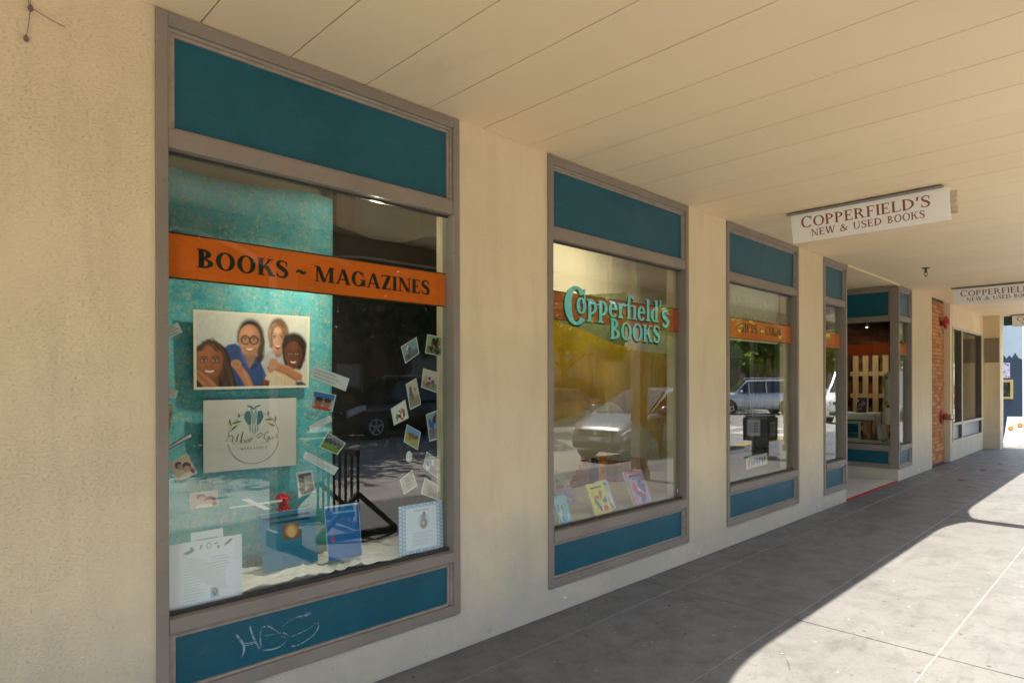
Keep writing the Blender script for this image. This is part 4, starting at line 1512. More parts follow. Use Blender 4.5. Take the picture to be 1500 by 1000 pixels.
LAB = {'a': 'tilted garden snapshot, upper left of the snapshots on the right of the first window', 'b': 'snapshot with dark figures at the top right of the first window',
 'c': 'snapshot of one dark figure below the topmost snapshot by the right jamb', 'd': 'narrow tilted snapshot touching the colourful group snapshot', 'e': 'white snapshot with small blue and green figures, right half of first window',
 'f': 'snapshot of a tan dog on yellow grass under blue sky', 'g': 'narrow pale blue edged snapshot against the right jamb', 'i': 'snapshot with red flowers low by the right jamb', 'j': 'pale snapshot hanging lowest right of the slatted barrier reflection',
 'k': 'pale snapshot lowest beside the right jamb of the first window', 'l': 'snapshot of two faces under blue at the teal fabric edge', 'n': 'snapshot of people on a green lawn at the teal fabric edge',
 'p': 'pale framed dark snapshot above the teal leaflet', 's': 'sliver of green snapshot at the left jamb of the first window', 'u': 'tilted sepia snapshot of two faces low at the left jamb', 'v': 'faded pink snapshot above the white flyer'}
def snapshot(key):
    rr = random.Random(key)
    k = Ink(30, 34, (206, 202, 190))
    if key in 'jk':
        k.rect(.08, .08, .92, .92, (150, 142, 130)); k.ell(.5, .55, .2, .3, (120, 112, 104))
    elif key == 'p':
        k.rect(.12, .10, .90, .92, (58, 44, 36)); k.rect(.42, .2, .90, .92, (150, 140, 128)); k.ell(.3, .5, .1, .3, (30, 24, 20))
    elif key == 'n':
        k.rect(.06, .06, .94, .5, (120, 124, 128)); k.rect(.06, .5, .94, .94, (96, 128, 40))
        for i in range(9): k.ell(.1 + i * .1, .36 + .1 * (i % 2), .05, .16, rr.choice([(30, 30, 44), (60, 40, 40), (22, 22, 24), (120, 100, 90)]))
    elif key == 'f':
        k.rect(.06, .06, .94, .36, (96, 150, 196)); k.rect(.06, .36, .94, .94, (150, 150, 64)); k.ell(.5, .45, .3, .13, (126, 78, 40)); k.ell(.78, .38, .1, .1, (110, 62, 34)); k.ell(.35, .62, .04, .14, (110, 62, 34))
    elif key == 'l':
        k.rect(.06, .06, .94, .94, (150, 180, 196)); k.rect(.06, .06, .94, .35, (50, 110, 170)); k.ell(.33, .6, .17, .24, (160, 96, 62)); k.ell(.68, .6, .17, .24, (176, 112, 76)); k.ell(.33, .42, .17, .12, (40, 28, 24)); k.ell(.68, .42, .17, .12, (56, 36, 26)); k.ell(.5, .92, .4, .12, (190, 70, 50))
    elif key in 'uv':
        k.rect(.05, .05, .95, .95, (206, 172, 140) if key == 'u' else (190, 166, 150)); k.ell(.38, .30, .16, .16, (84, 40, 28)); k.ell(.68, .52, .2, .2, (56, 34, 28)); k.ell(.42, .42, .12, .14, (196, 130, 96)); k.ell(.66, .62, .15, .14, (200, 136, 104)); k.ell(.5, .88, .3, .12, (226, 206, 180)); k.ell(.84, .8, .09, .12, (150, 40, 50))
    else:
        base = rr.choice([(150, 162, 120), (172, 160, 134), (128, 150, 156), (190, 176, 150)])
        k.rect(.07, .07, .93, .93, base); k.rect(.07, .6, .93, .93, tuple(int(c * .72) for c in base))
        if key == 'e':
            k.rect(.07, .07, .93, .93, (216, 212, 200))
        for i in range(14 if key in 'be' else 9):
            k.ell(rr.uniform(.2, .8), rr.uniform(.25, .82), rr.uniform(.04, .1), rr.uniform(.07, .2),
                  rr.choice([(30, 28, 30), (40, 80, 150), (60, 130, 60), (170, 60, 50), (196, 140, 100), (90, 60, 44), (230, 220, 200)] if key != 'b' else [(24, 22, 24), (40, 36, 34), (190, 180, 170), (150, 60, 60)]), rr.uniform(-30, 30))
    return k
yy = .0625
for i, key in enumerate(QUADS):
    tag(snapshot(key).mesh('snapshot', quad_y(QUADS[key], yy + .0012 * (i % 3)), (0, .0006, 0)), LAB[key], 'photo', 'snapshots stuck inside the first window')
SLAB = {'s1': 'longest white text strip crossing the teal fabric edge', 'm': 'plain white paper strip between two snapshots at the teal edge', 'o': 'grey text strip just above the slatted barrier reflection', 'q': 'paper strip near the orange band at the left jamb',
        'r': 'small pale strip at the left jamb beside the large photo', 't': 'purple edged paper strip at the left jamb'}
for i, key in enumerate(STRIPS):
    k = Ink(60, 16, (214, 214, 214))
    if key == 't':
        k.rect(0, 0, 1, .25, (130, 70, 110)); k.rect(0, .75, 1, 1, (130, 70, 110))
    for j in range(3):
        k.line([(.08, .25 + .25 * j), (.55 + .35 * rnd.random(), .25 + .25 * j)], (90, 92, 98), .03, .8)
    tag(k.mesh('paper_strip', quad_y(STRIPS[key], yy + .0036 + .0012 * (i % 3)), (0, .0005, 0)), SLAB[key], 'paper strip', 'paper strips stuck inside the first window')
m = MB(); m.lathe([(.0, 0), (.021, .0005), (.021, .002), (.0, .0025)], (1.998, yy, 1.105), 20, axis='Y', sy=1.5)
tag(m.build('oval_tag', mat('pale_tag', (.62, .64, .56), .6)), 'pale oval paper tag under the dog snapshot', 'tag')
m = MB(); m.prism(quad_y([(1.103, .990), (1.136, .990), (1.241, .928), (1.210, .929)], .068), (0, .0005, 0))
tag(m.build('tape_strip', S_WHITE), 'wide white tape strip crossing the thin one near the red flower', 'tape')
m = MB(); m.prism(quad_y([(1.053, .963), (1.290, .966), (1.290, .956), (1.053, .957)], .0672), (0, .0004, 0))
tag(m.build('tape_strip', S_WHITE), 'thin white tape line near the red flower', 'tape')

# flyers standing against the glass
def flyer(w, h, kind):
    k = Ink(w, h, (232, 232, 236))
    if kind == 'white':
        for i in range(14):
            k.line([(.20, .30 + i * .043), (.44 - .06 * rnd.random(), .30 + i * .043)], (150, 152, 164), .004, .8)
            if i < 9: k.line([(.56, .28 + i * .043), (.82 - .08 * rnd.random(), .28 + i * .043)], (150, 152, 164), .004, .8)
        for x, y, rx, ry, ro in ((.26, .15, .07, .025, -15), (.30, .11, .03, .02, 40), (.42, .10, .012, .04, 20), (.53, .10, .035, .045, 0), (.63, .08, .03, .012, -20), (.66, .14, .015, .03, 10), (.80, .09, .07, .022, -35)):
            k.ell(x, y, rx, ry, (96, 100, 92), ro, .4, .8)
        k.ell(.53, .10, .025, .035, (228, 228, 230)); k.rect(.55, .73, .66, .88, (150, 196, 214)); k.ell(.605, .80, .03, .06, (120, 90, 80)); k.ell(.605, .79, .016, .03, (206, 170, 150))
        k.rect(.0, .0, .14, 1, (226, 224, 232)); k.rect(.88, 0, 1, 1, (226, 224, 232))
    else:
        k = Ink(w, h, (150, 184, 214))
        for i in range(13):
            for j in range(13):
                if i in (0, 1, 11, 12) or j in (0, 12):
                    k.ell((i + .5) / 13, (j + .5) / 13 + (.5 / 13 if i % 2 else 0), .024, .024, (206, 222, 236), 0, .4)
        k.rect(.155, .075, .845, .925, (226, 232, 240)); k.ell(.55, .36, .13, .15, (190, 212, 228)); k.ell(.55, .42, .08, .11, (140, 130, 118)); k.ell(.55, .29, .05, .06, (150, 138, 124)); k.ell(.56, .22, .03, .04, (120, 112, 104)); k.ell(.545, .41, .03, .04, (214, 190, 150))
        k.line([(.34, .14), (.66, .14)], (140, 148, 160), .008)
        for i in range(6): k.line([(.30, .60 + i * .045), (.74 - .1 * (i % 2), .60 + i * .045)], (150, 156, 176), .005)
    return k
tag(flyer(110, 104, 'white').mesh('flyer', [(.813, .074, .838), (1.111, .080, .835), (1.106, .062, .556), (.812, .062, .556)], (0, .001, 0)), 'white flyer with leaf drawings against the glass, bottom left of first window', 'flyer')
k = Ink(40, 14, (230, 230, 234)); k.line([(.2, .5), (.8, .5)], (170, 170, 180), .06)
tag(k.mesh('flyer', [(.900, .082, .872), (1.032, .085, .874), (1.033, .083, .80), (.900, .081, .80)], (0, .001, 0)), 'blank white sheet showing above the leaf drawing flyer', 'flyer')
tag(flyer(84, 78, 'blue').mesh('flyer', [(1.934, .070, .843), (2.230, .070, .841), (2.230, .062, .577), (1.931, .062, .577)], (0, .001, 0)), 'white flyer with blue dotted border, bottom right of first window', 'flyer')
k = Ink(60, 64, (14, 116, 152))
k.line([(.1, .10), (.9, .10)], (10, 30, 44), .02); k.line([(.2, .19), (.9, .19)], (10, 30, 44), .02); k.rect(.40, .24, .72, .52, (120, 84, 58)); k.ell(.56, .38, .08, .10, (222, 186, 140)); k.ell(.56, .36, .12, .12, (206, 160, 96), a=.5)
for i in range(10): k.line([(.36, .58 + i * .04), (.88, .58 + i * .04)], (10, 86, 120), .006)
tag(k.mesh('leaflet', [(1.30, .36, .848), (1.590, .36, .849), (1.590, .30, .575), (1.302, .30, .575)], (0, .003, .001)), 'teal blue leaflet with a small portrait standing under the red flower', 'leaflet')
k = Ink(48, 60, (24, 104, 170)); k.rect(0, 0, 1, .03, (180, 200, 220)); k.rect(0, 0, .03, 1, (180, 200, 220)); k.rect(.97, 0, 1, 1, (180, 200, 220)); k.line([(.25, .14), (.85, .14)], (120, 190, 220), .012); k.ell(.18, .62, .05, .05, (190, 60, 70))
tag(k.mesh('leaflet', [(1.604, .26, .861), (1.805, .26, .856), (1.797, .21, .585), (1.600, .21, .590)], (0, .003, .001)), 'bright blue leaflet right of the teal one, first window floor', 'leaflet')

# red carnations in a glass
r = empty('red_flower', (1.45, .42, .56))
tag(r, 'red carnations standing behind the teal leaflet', 'flower')
m = MB()
for s in ((0, 0), (.02, .01)):
    m.tube([(1.45 + s[0], .42, .56), (1.448 + s[0], .415, .75), (1.446 + s[0] * .5, .41, .87 - s[1])], .003, 6)
m.build('stem', mat('green_stem', (.04, .12, .03), .6), r)
for cx, cz, n in ((1.446, .905, 70), (1.455, .852, 45)):
    m = MB()
    for i in range(n):
        a, b = rnd.uniform(0, 6.28), rnd.uniform(-1, 1)
        d = Vector((math.cos(a) * math.sqrt(1 - b * b), math.sin(a) * math.sqrt(1 - b * b), b * .8))
        c = Vector((cx, .41, cz)) + d * .034 * rnd.uniform(.55, 1)
        t1 = d.cross(Vector((rnd.uniform(-1, 1), rnd.uniform(-1, 1), 1))).normalized() * .013
        t2 = d.cross(t1).normalized() * .011
        m.add([c - t1, c + t2 + d * .008, c + t1, c - t2 + d * .004], [(0, 1, 2, 3)])
    m.build('bloom', mat('carmine_petal', (.75, .02, .06), .6, .3, 40), r, fixn=False)

# =================================================================== SECOND WINDOW DISPLAY
S_SHEER = mat_sheer('mustard_sheer', (.64, .38, .012), .80)
TOP = [(3.0, 2.20), (3.6, 2.14), (4.2, 2.06), (4.49, 2.02), (4.76, 1.95), (5.37, 1.835), (6.09, 1.806)]
BOT = [(3.0, 1.55), (3.6, 1.30), (4.2, 1.15), (4.6, 1.25), (5.0, 1.32), (5.6, 1.02), (5.95, .66), (6.09, 1.5)]
def interp(T, x):
    for (a, b), (c, d) in zip(T[:-1], T[1:]):
        if x <= c:
            return b + (d - b) * (x - a) / (c - a)
    return T[-1][1]
m = MB()
def dr(u, v):
    x = 3.0 + 3.05 * u
    zt, zb = interp(TOP, x), interp(BOT, x)
    z = zb + (zt - zb) * v
    return (x, .98 + .045 * math.sin(10 * u * 3.1 + 2.5 * (1 - v)) * (.4 + .6 * (1 - v)) + .02 * math.sin(7 * v + 5 * u), z)
m.grid(dr, 90, 26)
tag(m.build('sheer_drape', S_SHEER, solid=.0, fixn=False), 'mustard yellow sheer drape swagged across the second window', 'drape')
m = MB()
def dt(u, v):
    x = 5.80 + .42 * u * (.35 + .65 * (1 - v)) + .29 * v * (1 - u * .2)
    z = 1.10 + .705 * v - .06 * math.sin(3.14 * u) * (1 - v)
    return (x, .93 + .035 * math.sin(16 * u + 2 * v), z)
m.grid(dt, 30, 20)
tag(m.build('drape_tail', mat_sheer('mustard_fold', (.58, .29, .006), .93), fixn=False), 'darker mustard drape end hanging at the right of the second window', 'drape')
m = MB(); m.hexa([(4.35, 1.10, 1.72), (5.36, 1.06, 1.72), (5.36, 1.08, 1.72), (4.35, 1.12, 1.72)], [(4.43, 1.10, 2.31), (5.41, 1.06, 2.43), (5.41, 1.08, 2.43), (4.43, 1.12, 2.31)])
def mat_board():
    t = NT('green_speckled_board')
    n = t.noise(t.pos(), 60, 4, .7)
    return t.done(t.principled(t.ramp(n, [(.4, (.045, .055, .022)), (.62, (.12, .12, .05))]), .8))
tag(m.build('display_board', mat_board()), 'tilted speckled green board behind the turquoise lettering', 'board')
def book(name, label, bl, br, yb, h, lean, cover, thick=.018, skew=0.0):
    """book standing on the deck, leaning back; bl/br = x range of its foot"""
    z = .534
    cy, sy = math.cos(lean), math.sin(lean)
    TL = (bl + skew, yb + h * sy, z + h * cy); TRp = (br + skew, yb + h * sy, z + h * cy)
    BRp = (br, yb, z); BLp = (bl, yb, z)
    r = empty(name, ((bl + br) / 2, yb, z))
    tag(r, label, 'book', 'picture books standing in the second window')
    cover.mesh('front_cover', [TL, TRp, BRp, BLp], (0, cy * .001, -sy * .001), r)
    n = Vector((0, cy, -sy))
    m = MB()
    lo = [Vector(BLp) + n * .0012, Vector(BRp) + n * .0012, Vector(BRp) + n * thick, Vector(BLp) + n * thick]
    hi = [Vector(TL) + n * .0012, Vector(TRp) + n * .0012, Vector(TRp) + n * thick, Vector(TL) + n * thick]
    m.hexa([tuple(p) for p in lo], [tuple(p) for p in hi])
    m.build('pages', mat('book_pages', (.66, .62, .54), .8), r)
    return r
def cover(bg, blobs, seed, w=36, h=44, border=None):
    k = Ink(w, h, bg)
    rr = random.Random(seed)
    if border:
        k.rect(0, 0, 1, 1, border); k.rect(.08, .06, .92, .94, bg)
    k.line([(.2, .16), (.8, .14)], blobs[0], .025)
    for i in range(16):
        k.ell(rr.uniform(.2, .8), rr.uniform(.35, .85), rr.uniform(.04, .13), rr.uniform(.05, .14), rr.choice(blobs), rr.uniform(-40, 40), .4)
    return k
book('picture_book', 'yellow picture book in the second window', 3.675, 3.875, .105, .235, .42, cover((236, 206, 70), [(60, 90, 160), (200, 80, 90), (90, 140, 80), (230, 190, 60)], 1, border=(240, 214, 90)))
book('picture_book', 'grey and white picture book leaning behind the yellow one', 3.845, 3.985, .150, .235, .40, cover((190, 186, 178), [(80, 70, 80), (150, 120, 110), (220, 214, 206)], 2))
book('picture_book', 'red and lilac picture book, rightmost in the second window', 4.150, 4.405, .085, .285, .42, cover((170, 160, 196), [(200, 70, 70), (230, 222, 230), (110, 90, 150), (220, 100, 90), (60, 60, 90)], 3, border=(190, 110, 116)))
book('picture_book', 'pale blue picture book left of the yellow one', 3.270, 3.400, .095, .195, .38, cover((134, 182, 204), [(200, 190, 130), (230, 226, 206), (90, 140, 170)], 4))
book('picture_book', 'light blue book at the left jamb of the second window', 3.120, 3.200, .095, .185, .30, cover((150, 186, 216), [(240, 240, 236), (110, 150, 190)], 5))
book('picture_book', 'small green book at the back left of the second window', 4.20, 4.37, .98, .16, .35, cover((150, 170, 150), [(190, 120, 90), (90, 120, 120)], 6))
book('picture_book', 'faded lilac book lying behind the pale blue one', 3.74, 3.96, .50, .15, .6, cover((178, 160, 190), [(160, 140, 176), (196, 180, 200)], 7))
# cord handle on the yellow book bag
# slatted crate with a small box on it
r = empty('wooden_crate', (5.29, .98, .532))
tag(r, 'brown slatted wooden crate at the back of the second window', 'crate')
for i in range(6):
    x = 5.055 + i * .08
    m = MB(); m.box(x, x + .068, .92, .935, .535, .728); m.build('slat', S_WOOD, r, bevel=.002)
m = MB(); m.box(5.05, 5.53, .936, .95, .56, .60); m.box(5.05, 5.53, .936, .95, .67, .71)
m.box(5.05, 5.065, .95, 1.16, .535, .728); m.box(5.515, 5.53, .95, 1.16, .535, .728); m.box(5.066, 5.514, 1.145, 1.16, .535, .728); m.box(5.066, 5.514, .951, 1.144, .70, .715)
m.build('frame', S_WOOD, r)
k = Ink(24, 20, (168, 164, 140))
for i in range(20): k.ell(rnd.random(), rnd.random(), .06, .06, rnd.choice([(120, 110, 100), (196, 190, 170), (150, 110, 100)]), 0, .5)
r = empty('small_box', (5.23, 1.0, .729))
tag(r, 'small patterned box standing on the slatted crate', 'box')
k.mesh('front_face', [(5.14, .955, .825), (5.32, .955, .825), (5.32, .955, .7295), (5.14, .955, .7295)], (0, .001, 0), r)
m = MB(); m.box(5.14, 5.32, .9565, 1.07, .7295, .825); m.build('box_body', mat('patterned_card', (.42, .40, .30), .8, .3, 30), r)
# stepped orange and dark textile
r = empty('stepped_textile', (4.86, 1.0, .532))
tag(r, 'orange and dark brown zigzag stepped textile beside the slatted crate', 'textile')
for nm, ml, dx in (('rust_band', mat('rust_weave', (.25, .07, .02), .9, .4, 12), -.22), ('dark_band', mat('dark_weave', (.02, .015, .012), .9, .3, 20), -.08), ('orange_band', mat('orange_weave', (.58, .20, .015), .85, .35, 12), .05)):
    m = MB()
    pts = [(4.66 + dx, 1.02 + dx * .02, .534)]
    for s in range(6):
        x = 4.66 + dx + s * .045
        z = .534 + s * .045
        pts += [(x, 1.02 + dx * .02, z + .02), (x + .045, 1.02 + dx * .02, z + .02)]
    pts += [(4.66 + dx + .30, 1.02 + dx * .02, .534 + .22 + (.06 if dx > 0 else 0)), (4.66 + dx + .30, 1.02 + dx * .02, .534)]
    m.prism(pts, (0, .03, 0))
    m.build(nm, ml, r)
m = MB(); m.lathe([(.0, 0), (.012, .001), (.012, .004), (.0, .005)], (4.700, .045, .60), 14, axis='Y', sy=1.6)
tag(m.build('window_sticker', mat('blue_white_sticker', (.30, .42, .62), .4)), 'tiny blue oval sticker at the bottom right of the second window', 'sticker')

# =================================================================== THIRD WINDOW
r = empty('icicle_lights', (6.25, .16, 2.40))
tag(r, 'white icicle string lights across the top of the third window', 'string lights')
m = MB(); bl = MB()
wire = [(5.52 + 1.5 * i / 40, .16, 2.40 - .05 * abs(math.sin(i / 40 * 9.4)) - .01 * math.sin(i)) for i in range(41)]
m.tube(wire, .003, 5)
for i in range(1, 40, 2):
    x, y, z = wire[i]
    L = rnd.uniform(.10, .36)
    pts = [(x + rnd.uniform(-.02, .02), y + rnd.uniform(-.01, .02), z - L * t / 4) for t in range(5)]
    m.tube(pts, .0022, 4)
    for p in pts[1:]:
        bl.lathe([(.001, .0), (.006, .004), (.005, .016), (.002, .02)], (p[0], p[1], p[2] - .01), 6)
m.build('wire', S_WHITE, r); bl.build('bulbs', mat('clear_bulbs', (.85, .84, .78), .2), r)['kind'] = 'stuff'
k = Ink(60, 24, (206, 196, 184))
for i in range(7): k.ell(.14 + i * .12, .5, .045, .26, [(170, 80, 70), (180, 90, 80), (96, 84, 150), (80, 80, 150), (70, 84, 160), (90, 90, 150), (170, 80, 70)][i], 12 * (-1) ** i, .4)
tag(k.mesh('window_card', quad_y([(6.02, .765), (6.50, .775), (6.50, .655), (6.02, .645)], .075), (0, .001, 0)), 'pale card with red and blue letters low in the third window', 'card')

# =================================================================== ENTRANCE SIDE DISPLAY
r = empty('pallet_rack', (12.72, .9, .516))
tag(r, 'upright pale wooden pallet leaning before the dark brick inside the entrance window', 'pallet')
for y in (.60, .765, .93, 1.095):
    m = MB(); m.box(12.72, 12.74, y, y + .095, .516, 2.0); m.build('board', S_PINE, r, bevel=.002)
for z in (.62, 1.22, 1.62):
    m = MB(); m.box(12.742, 12.80, .55, 1.24, z, z + .08); m.build('crossbar', S_PINE, r, bevel=.002)
r = empty('display_table', (12.2, 1.1, .516))
tag(r, 'wooden display table in the entrance window under a white lace cloth', 'table')
m = MB(); m.box(11.95, 12.5, .66, 1.7, .93, .965); m.build('table_top', S_WOOD, r)
for x, y in ((11.99, .70), (12.44, .70), (11.99, 1.64), (12.44, 1.64)):
    m = MB(); m.box(x - .03, x + .03, y - .03, y + .03, .516, .93); m.build('leg', S_WOOD, r)
m = MB(); m.box(11.965, 11.98, .74, 1.6, .80, .90); m.build('apron', S_WOOD, r)
lace = mat('white_lace', (.66, .62, .56), .9, .25, 60)
m = MB()
def lc(u, v):
    # across the table top then down the front and the near end
    y = .60 + 1.15 * u
    if v < .25:
        return (11.915 + .004 * math.sin(30 * u), y, .86 + .11 * v * 4)
    return (11.915 + .60 * (v - .25) / .75, y, .972)
m.grid(lc, 40, 16)
def lc2(u, v):
    x = 11.93 + .58 * u
    return (x, .60 - .05 * (1 - v) + .02 * math.sin(14 * u), .53 + .44 * v)
m.grid(lc2, 24, 8)
tag(m.build('lace_cloth', lace, solid=.003, fixn=False), 'white lace cloth hanging over the near end of the display table', 'cloth')
for i, (y, w, h, c, lb) in enumerate(((1.20, .17, .23, (176, 168, 150), 'pale book standing on the lace covered table, left one'), (.78, .16, .26, (52, 40, 52), 'dark covered book standing on the lace covered table, right one'))):
    r = empty('display_book', (12.1, y, .975)); tag(r, lb, 'book')
    k = Ink(24, 32, c)
    rr = random.Random(i)
    for j in range(8): k.ell(rr.random(), rr.uniform(.2, .9), .1, .08, rr.choice([(150, 120, 120), (90, 90, 110), (200, 190, 170)]), 0, .5)
    k.mesh('front_cover', [(12.16, y + w, .977 + h), (12.16, y, .977 + h), (12.10, y, .977), (12.10, y + w, .977)], (.001, 0, 0), r)
    m = MB(); m.hexa([(12.1015, y - .004, .977), (12.14, y - .004, .977), (12.14, y + w, .977), (12.1015, y + w, .977)], [(12.1615, y - .004, .977 + h), (12.20, y - .004, .977 + h), (12.20, y + w, .977 + h), (12.1615, y + w, .977 + h)])
    m.build('pages', MATS['book_pages'], r)
r = empty('framed_picture', (12.0, 1.15, .516)); tag(r, 'teal seascape picture in a pale frame under the display table', 'picture')
k = Ink(40, 28, (30, 70, 84)); k.grad(0, .4, (40, 90, 120), (20, 60, 76))
for i in range(10): k.ell(rnd.random(), rnd.uniform(.4, .95), .12, .04, rnd.choice([(90, 140, 150), (16, 44, 56), (60, 110, 124)]), rnd.uniform(-15, 15), .6)
k.mesh('canvas', [(11.935, 1.42, .79), (11.935, .86, .79), (11.93, .86, .545), (11.93, 1.42, .545)], (.002, 0, 0), r)
m = MB(); m.box(11.938, 11.965, .83, 1.45, .516, .545); m.box(11.938, 11.965, .83, 1.45, .79, .83); m.box(11.938, 11.965, .83, .86, .545, .79); m.box(11.938, 11.965, 1.42, 1.45, .545, .79)
m.build('frame', mat('pale_frame', (.45, .50, .46), .6), r)
# dress form in a floral dress
r = empty('dress_form', (11.75, .28, .516)); tag(r, 'dress form in a cream floral dress at the entrance window corner', 'mannequin')
def mat_dress():
    t = NT('floral_dress')
    vo = t.n('ShaderNodeTexVoronoi'); vo.inputs['Scale'].default_value = 8
    t.l(t.pos((1, 1, .8)), vo.inputs['Vector'])
    sel = t.n('ShaderNodeSeparateColor'); t.l(vo.outputs['Color'], sel.inputs[0])
    d = t.math('ADD', vo.outputs['Distance'], t.math('MULTIPLY', t.noise(t.pos(), 18, 3), .5))
    gm = t.math('MULTIPLY', t.math('LESS_THAN', d, .58), t.math('GREATER_THAN', sel.outputs[0], .45))
    ym = t.math('MULTIPLY', t.math('LESS_THAN', d, .52), t.math('LESS_THAN', sel.outputs[0], .32))
    c = t.mix(gm, (.80, .70, .52), (.05, .10, .045))
    c = t.mix(ym, c, (.60, .30, .03))
    return t.done(t.principled(c, .8, 0, .2))
m = MB(); m.lathe([(.165, .30), (.17, .32), (.165, .50), (.15, .66), (.115, .80), (.135, .92), (.15, 1.0), (.13, 1.10), (.07, 1.16), (.05, 1.20)], (11.75, .28, .516), 28, sx=.8)
m.build('dress', mat_dress(), r)
m = MB(); m.lathe([(.05, 1.19), (.045, 1.27), (.02, 1.29)], (11.75, .28, .516), 16); m.build('neck', mat('pale_form', (.50, .40, .32), .6), r)
m = MB(); m.tube([(11.75, .28, .52), (11.75, .28, .84)], .012, 8)
for a in (0, 2.1, 4.2): m.tube([(11.75, .28, .60), (11.75 + .2 * math.cos(a), .28 + .16 * math.sin(a), .524)], .009, 6)
m.build('stand', S_BLACK, r)

# =================================================================== FAR END BEYOND THE ARCADE
mur = empty('mural_building', (26, 4.0, 0)); tag(mur, 'low building beyond the corner with a blue mountain mural', 'building')
m = MB(); m.box(22.0, 30, -.19, 8, -.03, 3.9); m.build('wall', mat('pale_blue_render', (.50, .58, .62), .8, .06, 2), mur)
m = MB()
zz = [(-.188, 2.12), (-.10, 2.16), (-.03, 2.31), (.04, 2.17), (.10, 2.24), (.16, 2.15), (.22, 2.25), (.30, 2.14), (.6, 2.35), (.9, 2.1), (1.6, 2.4), (2.4, 2.1), (3.5, 2.5)]
m.prism([(21.990, -.188, 0.02)] + [(21.990, y, z) for y, z in zz] + [(21.990, 3.5, 0.02)], (.008, 0, 0))
m.build('mountain_mural', mat('navy_mural_paint', (.040, .070, .105), .8, .2, 2), mur)
m = MB(); m.box(21.9, 30, -.25, 8, 3.9, 4.1); m.build('roof', mat('roof_edge', (.3, .3, .3), .8), mur)
k = Ink(24, 40, (216, 208, 222))
for i in range(26): k.ell(rnd.random(), rnd.uniform(.05, .95), rnd.uniform(.05, .14), rnd.uniform(.02, .06), rnd.choice([(130, 110, 160), (80, 66, 110), (236, 230, 240), (170, 156, 190)]), rnd.uniform(-80, 80), .8)
tag(k.mesh('wall_poster', [(21.985, .30, 2.04), (21.985, .085, 2.03), (21.985, .085, 1.62), (21.985, .30, 1.62)], (.003, 0, 0)), 'lilac and white poster on the blue mural wall', 'poster')
r = empty('wall_frame', (21.97, .15, 1.04)); tag(r, 'dark picture in a yellow frame below the lilac poster', 'picture')
k = Ink(30, 40, (50, 46, 44))
for i in range(14): k.ell(rnd.random(), rnd.random(), .1, .08, rnd.choice([(90, 90, 80), (26, 24, 24), (70, 80, 70)]), 0, .5)
k.mesh('picture', [(21.975, .30, 1.50), (21.975, .075, 1.50), (21.975, .075, 1.10), (21.975, .30, 1.10)], (.003, 0, 0), r)
m = MB()
for y0, y1, z0, z1 in ((.02, .34, 1.50, 1.57), (.02, .34, 1.04, 1.10), (.02, .075, 1.10, 1.50), (.30, .34, 1.10, 1.50)): m.box(21.96, 21.982, y0, y1, z0, z1)
m.build('frame', mat('yellow_frame', (.60, .42, .16), .6), r)
r = empty('sandwich_board', (19.85, -.45, 0)); tag(r, 'white sandwich board with orange flowers on the sunlit ground past the corner', 'sign')
m = MB()
m.hexa([(19.70, -.95, .0), (19.725, -.95, .0), (19.725, -.08, .0), (19.70, -.08, .0)], [(19.86, -.95, .66), (19.885, -.95, .66), (19.885, -.14, .64), (19.86, -.14, .64)])
m.build('front_panel', S_SIGN, r)
m = MB(); m.hexa([(20.10, -.95, .0), (20.125, -.95, .0), (20.125, -.1, .0), (20.10, -.1, .0)], [(19.888, -.95, .66), (19.91, -.95, .66), (19.91, -.14, .64), (19.888, -.14, .64)])
m.build('back_panel', S_SIGN, r)
for y, z in ((-.22, .36), (-.40, .44), (-.52, .30)):
    m = MB()
    for a in range(7):
        t = a * .9
        px, pz = y + .035 * math.cos(t), z + .035 * math.sin(t)
        xx = 19.70 + .16 * pz / .66 - .004
        m.lathe([(.001, 0), (.028, -.001), (.02, -.0015 - a * .0002)], (xx, px, pz), 8, axis='X')
    m.build('painted_flower', mat('orange_flower_paint', (.70, .22, .03), .6), r)
# chipped paint and a cobweb on the stucco, litter on the slabs
for x, z, w, h in ((.497, .499, .022, .010), (7.728, .068, .05, .022), (7.585, .060, .06, .012), (12.12, .066, .07, .05), (4.96, .040, .02, .03), (3.20, .075, .03, .02), (.62, .15, .04, .015)):
    pr_ = random.Random(x)
    m = MB()
    pts = [(x + w * .5 * math.cos(a) * pr_.uniform(.5, 1.1), -.0035, z + h * .5 * math.sin(a) * pr_.uniform(.5, 1.1)) for a in [i * .5236 for i in range(12)]]
    m.prism(pts[::-1], (0, .0035, 0)); m.build('paint_chip', mat('bare_plaster', (.80, .78, .72), .9, .1, 40), bld)
r = empty('cobweb', (.35, -.004, 2.70)); tag(r, 'dusty cobweb strands with two brown clumps high on the left wall', 'cobweb')
webm = mat('dusty_web', (.20, .14, .09), .95, .3, 60)
m = MB()
for a, b in (((.325, -.004, 2.90), (.350, -.012, 2.815)), ((.350, -.012, 2.815), (.338, -.006, 2.705)), ((.350, -.012, 2.815), (.45, -.004, 2.79)), ((.350, -.012, 2.815), (.345, -.004, 2.93))):
    m.tube([a, tuple((Vector(a) + Vector(b)) / 2 + Vector((0, -.006, -.004))), b], .0012, 5)
m.build('strand', webm, r)
for c, q in (((.350, -.010, 2.815), .009), ((.338, -.008, 2.705), .009)):
    m = MB(); m.lathe([(.001, -1.4 * q), (.7 * q, -q), (q, 0), (.6 * q, q), (.001, 1.5 * q)], c, 9, sy=.6); m.build('clump', webm, r)
m = MB()
pr_ = random.Random(9)
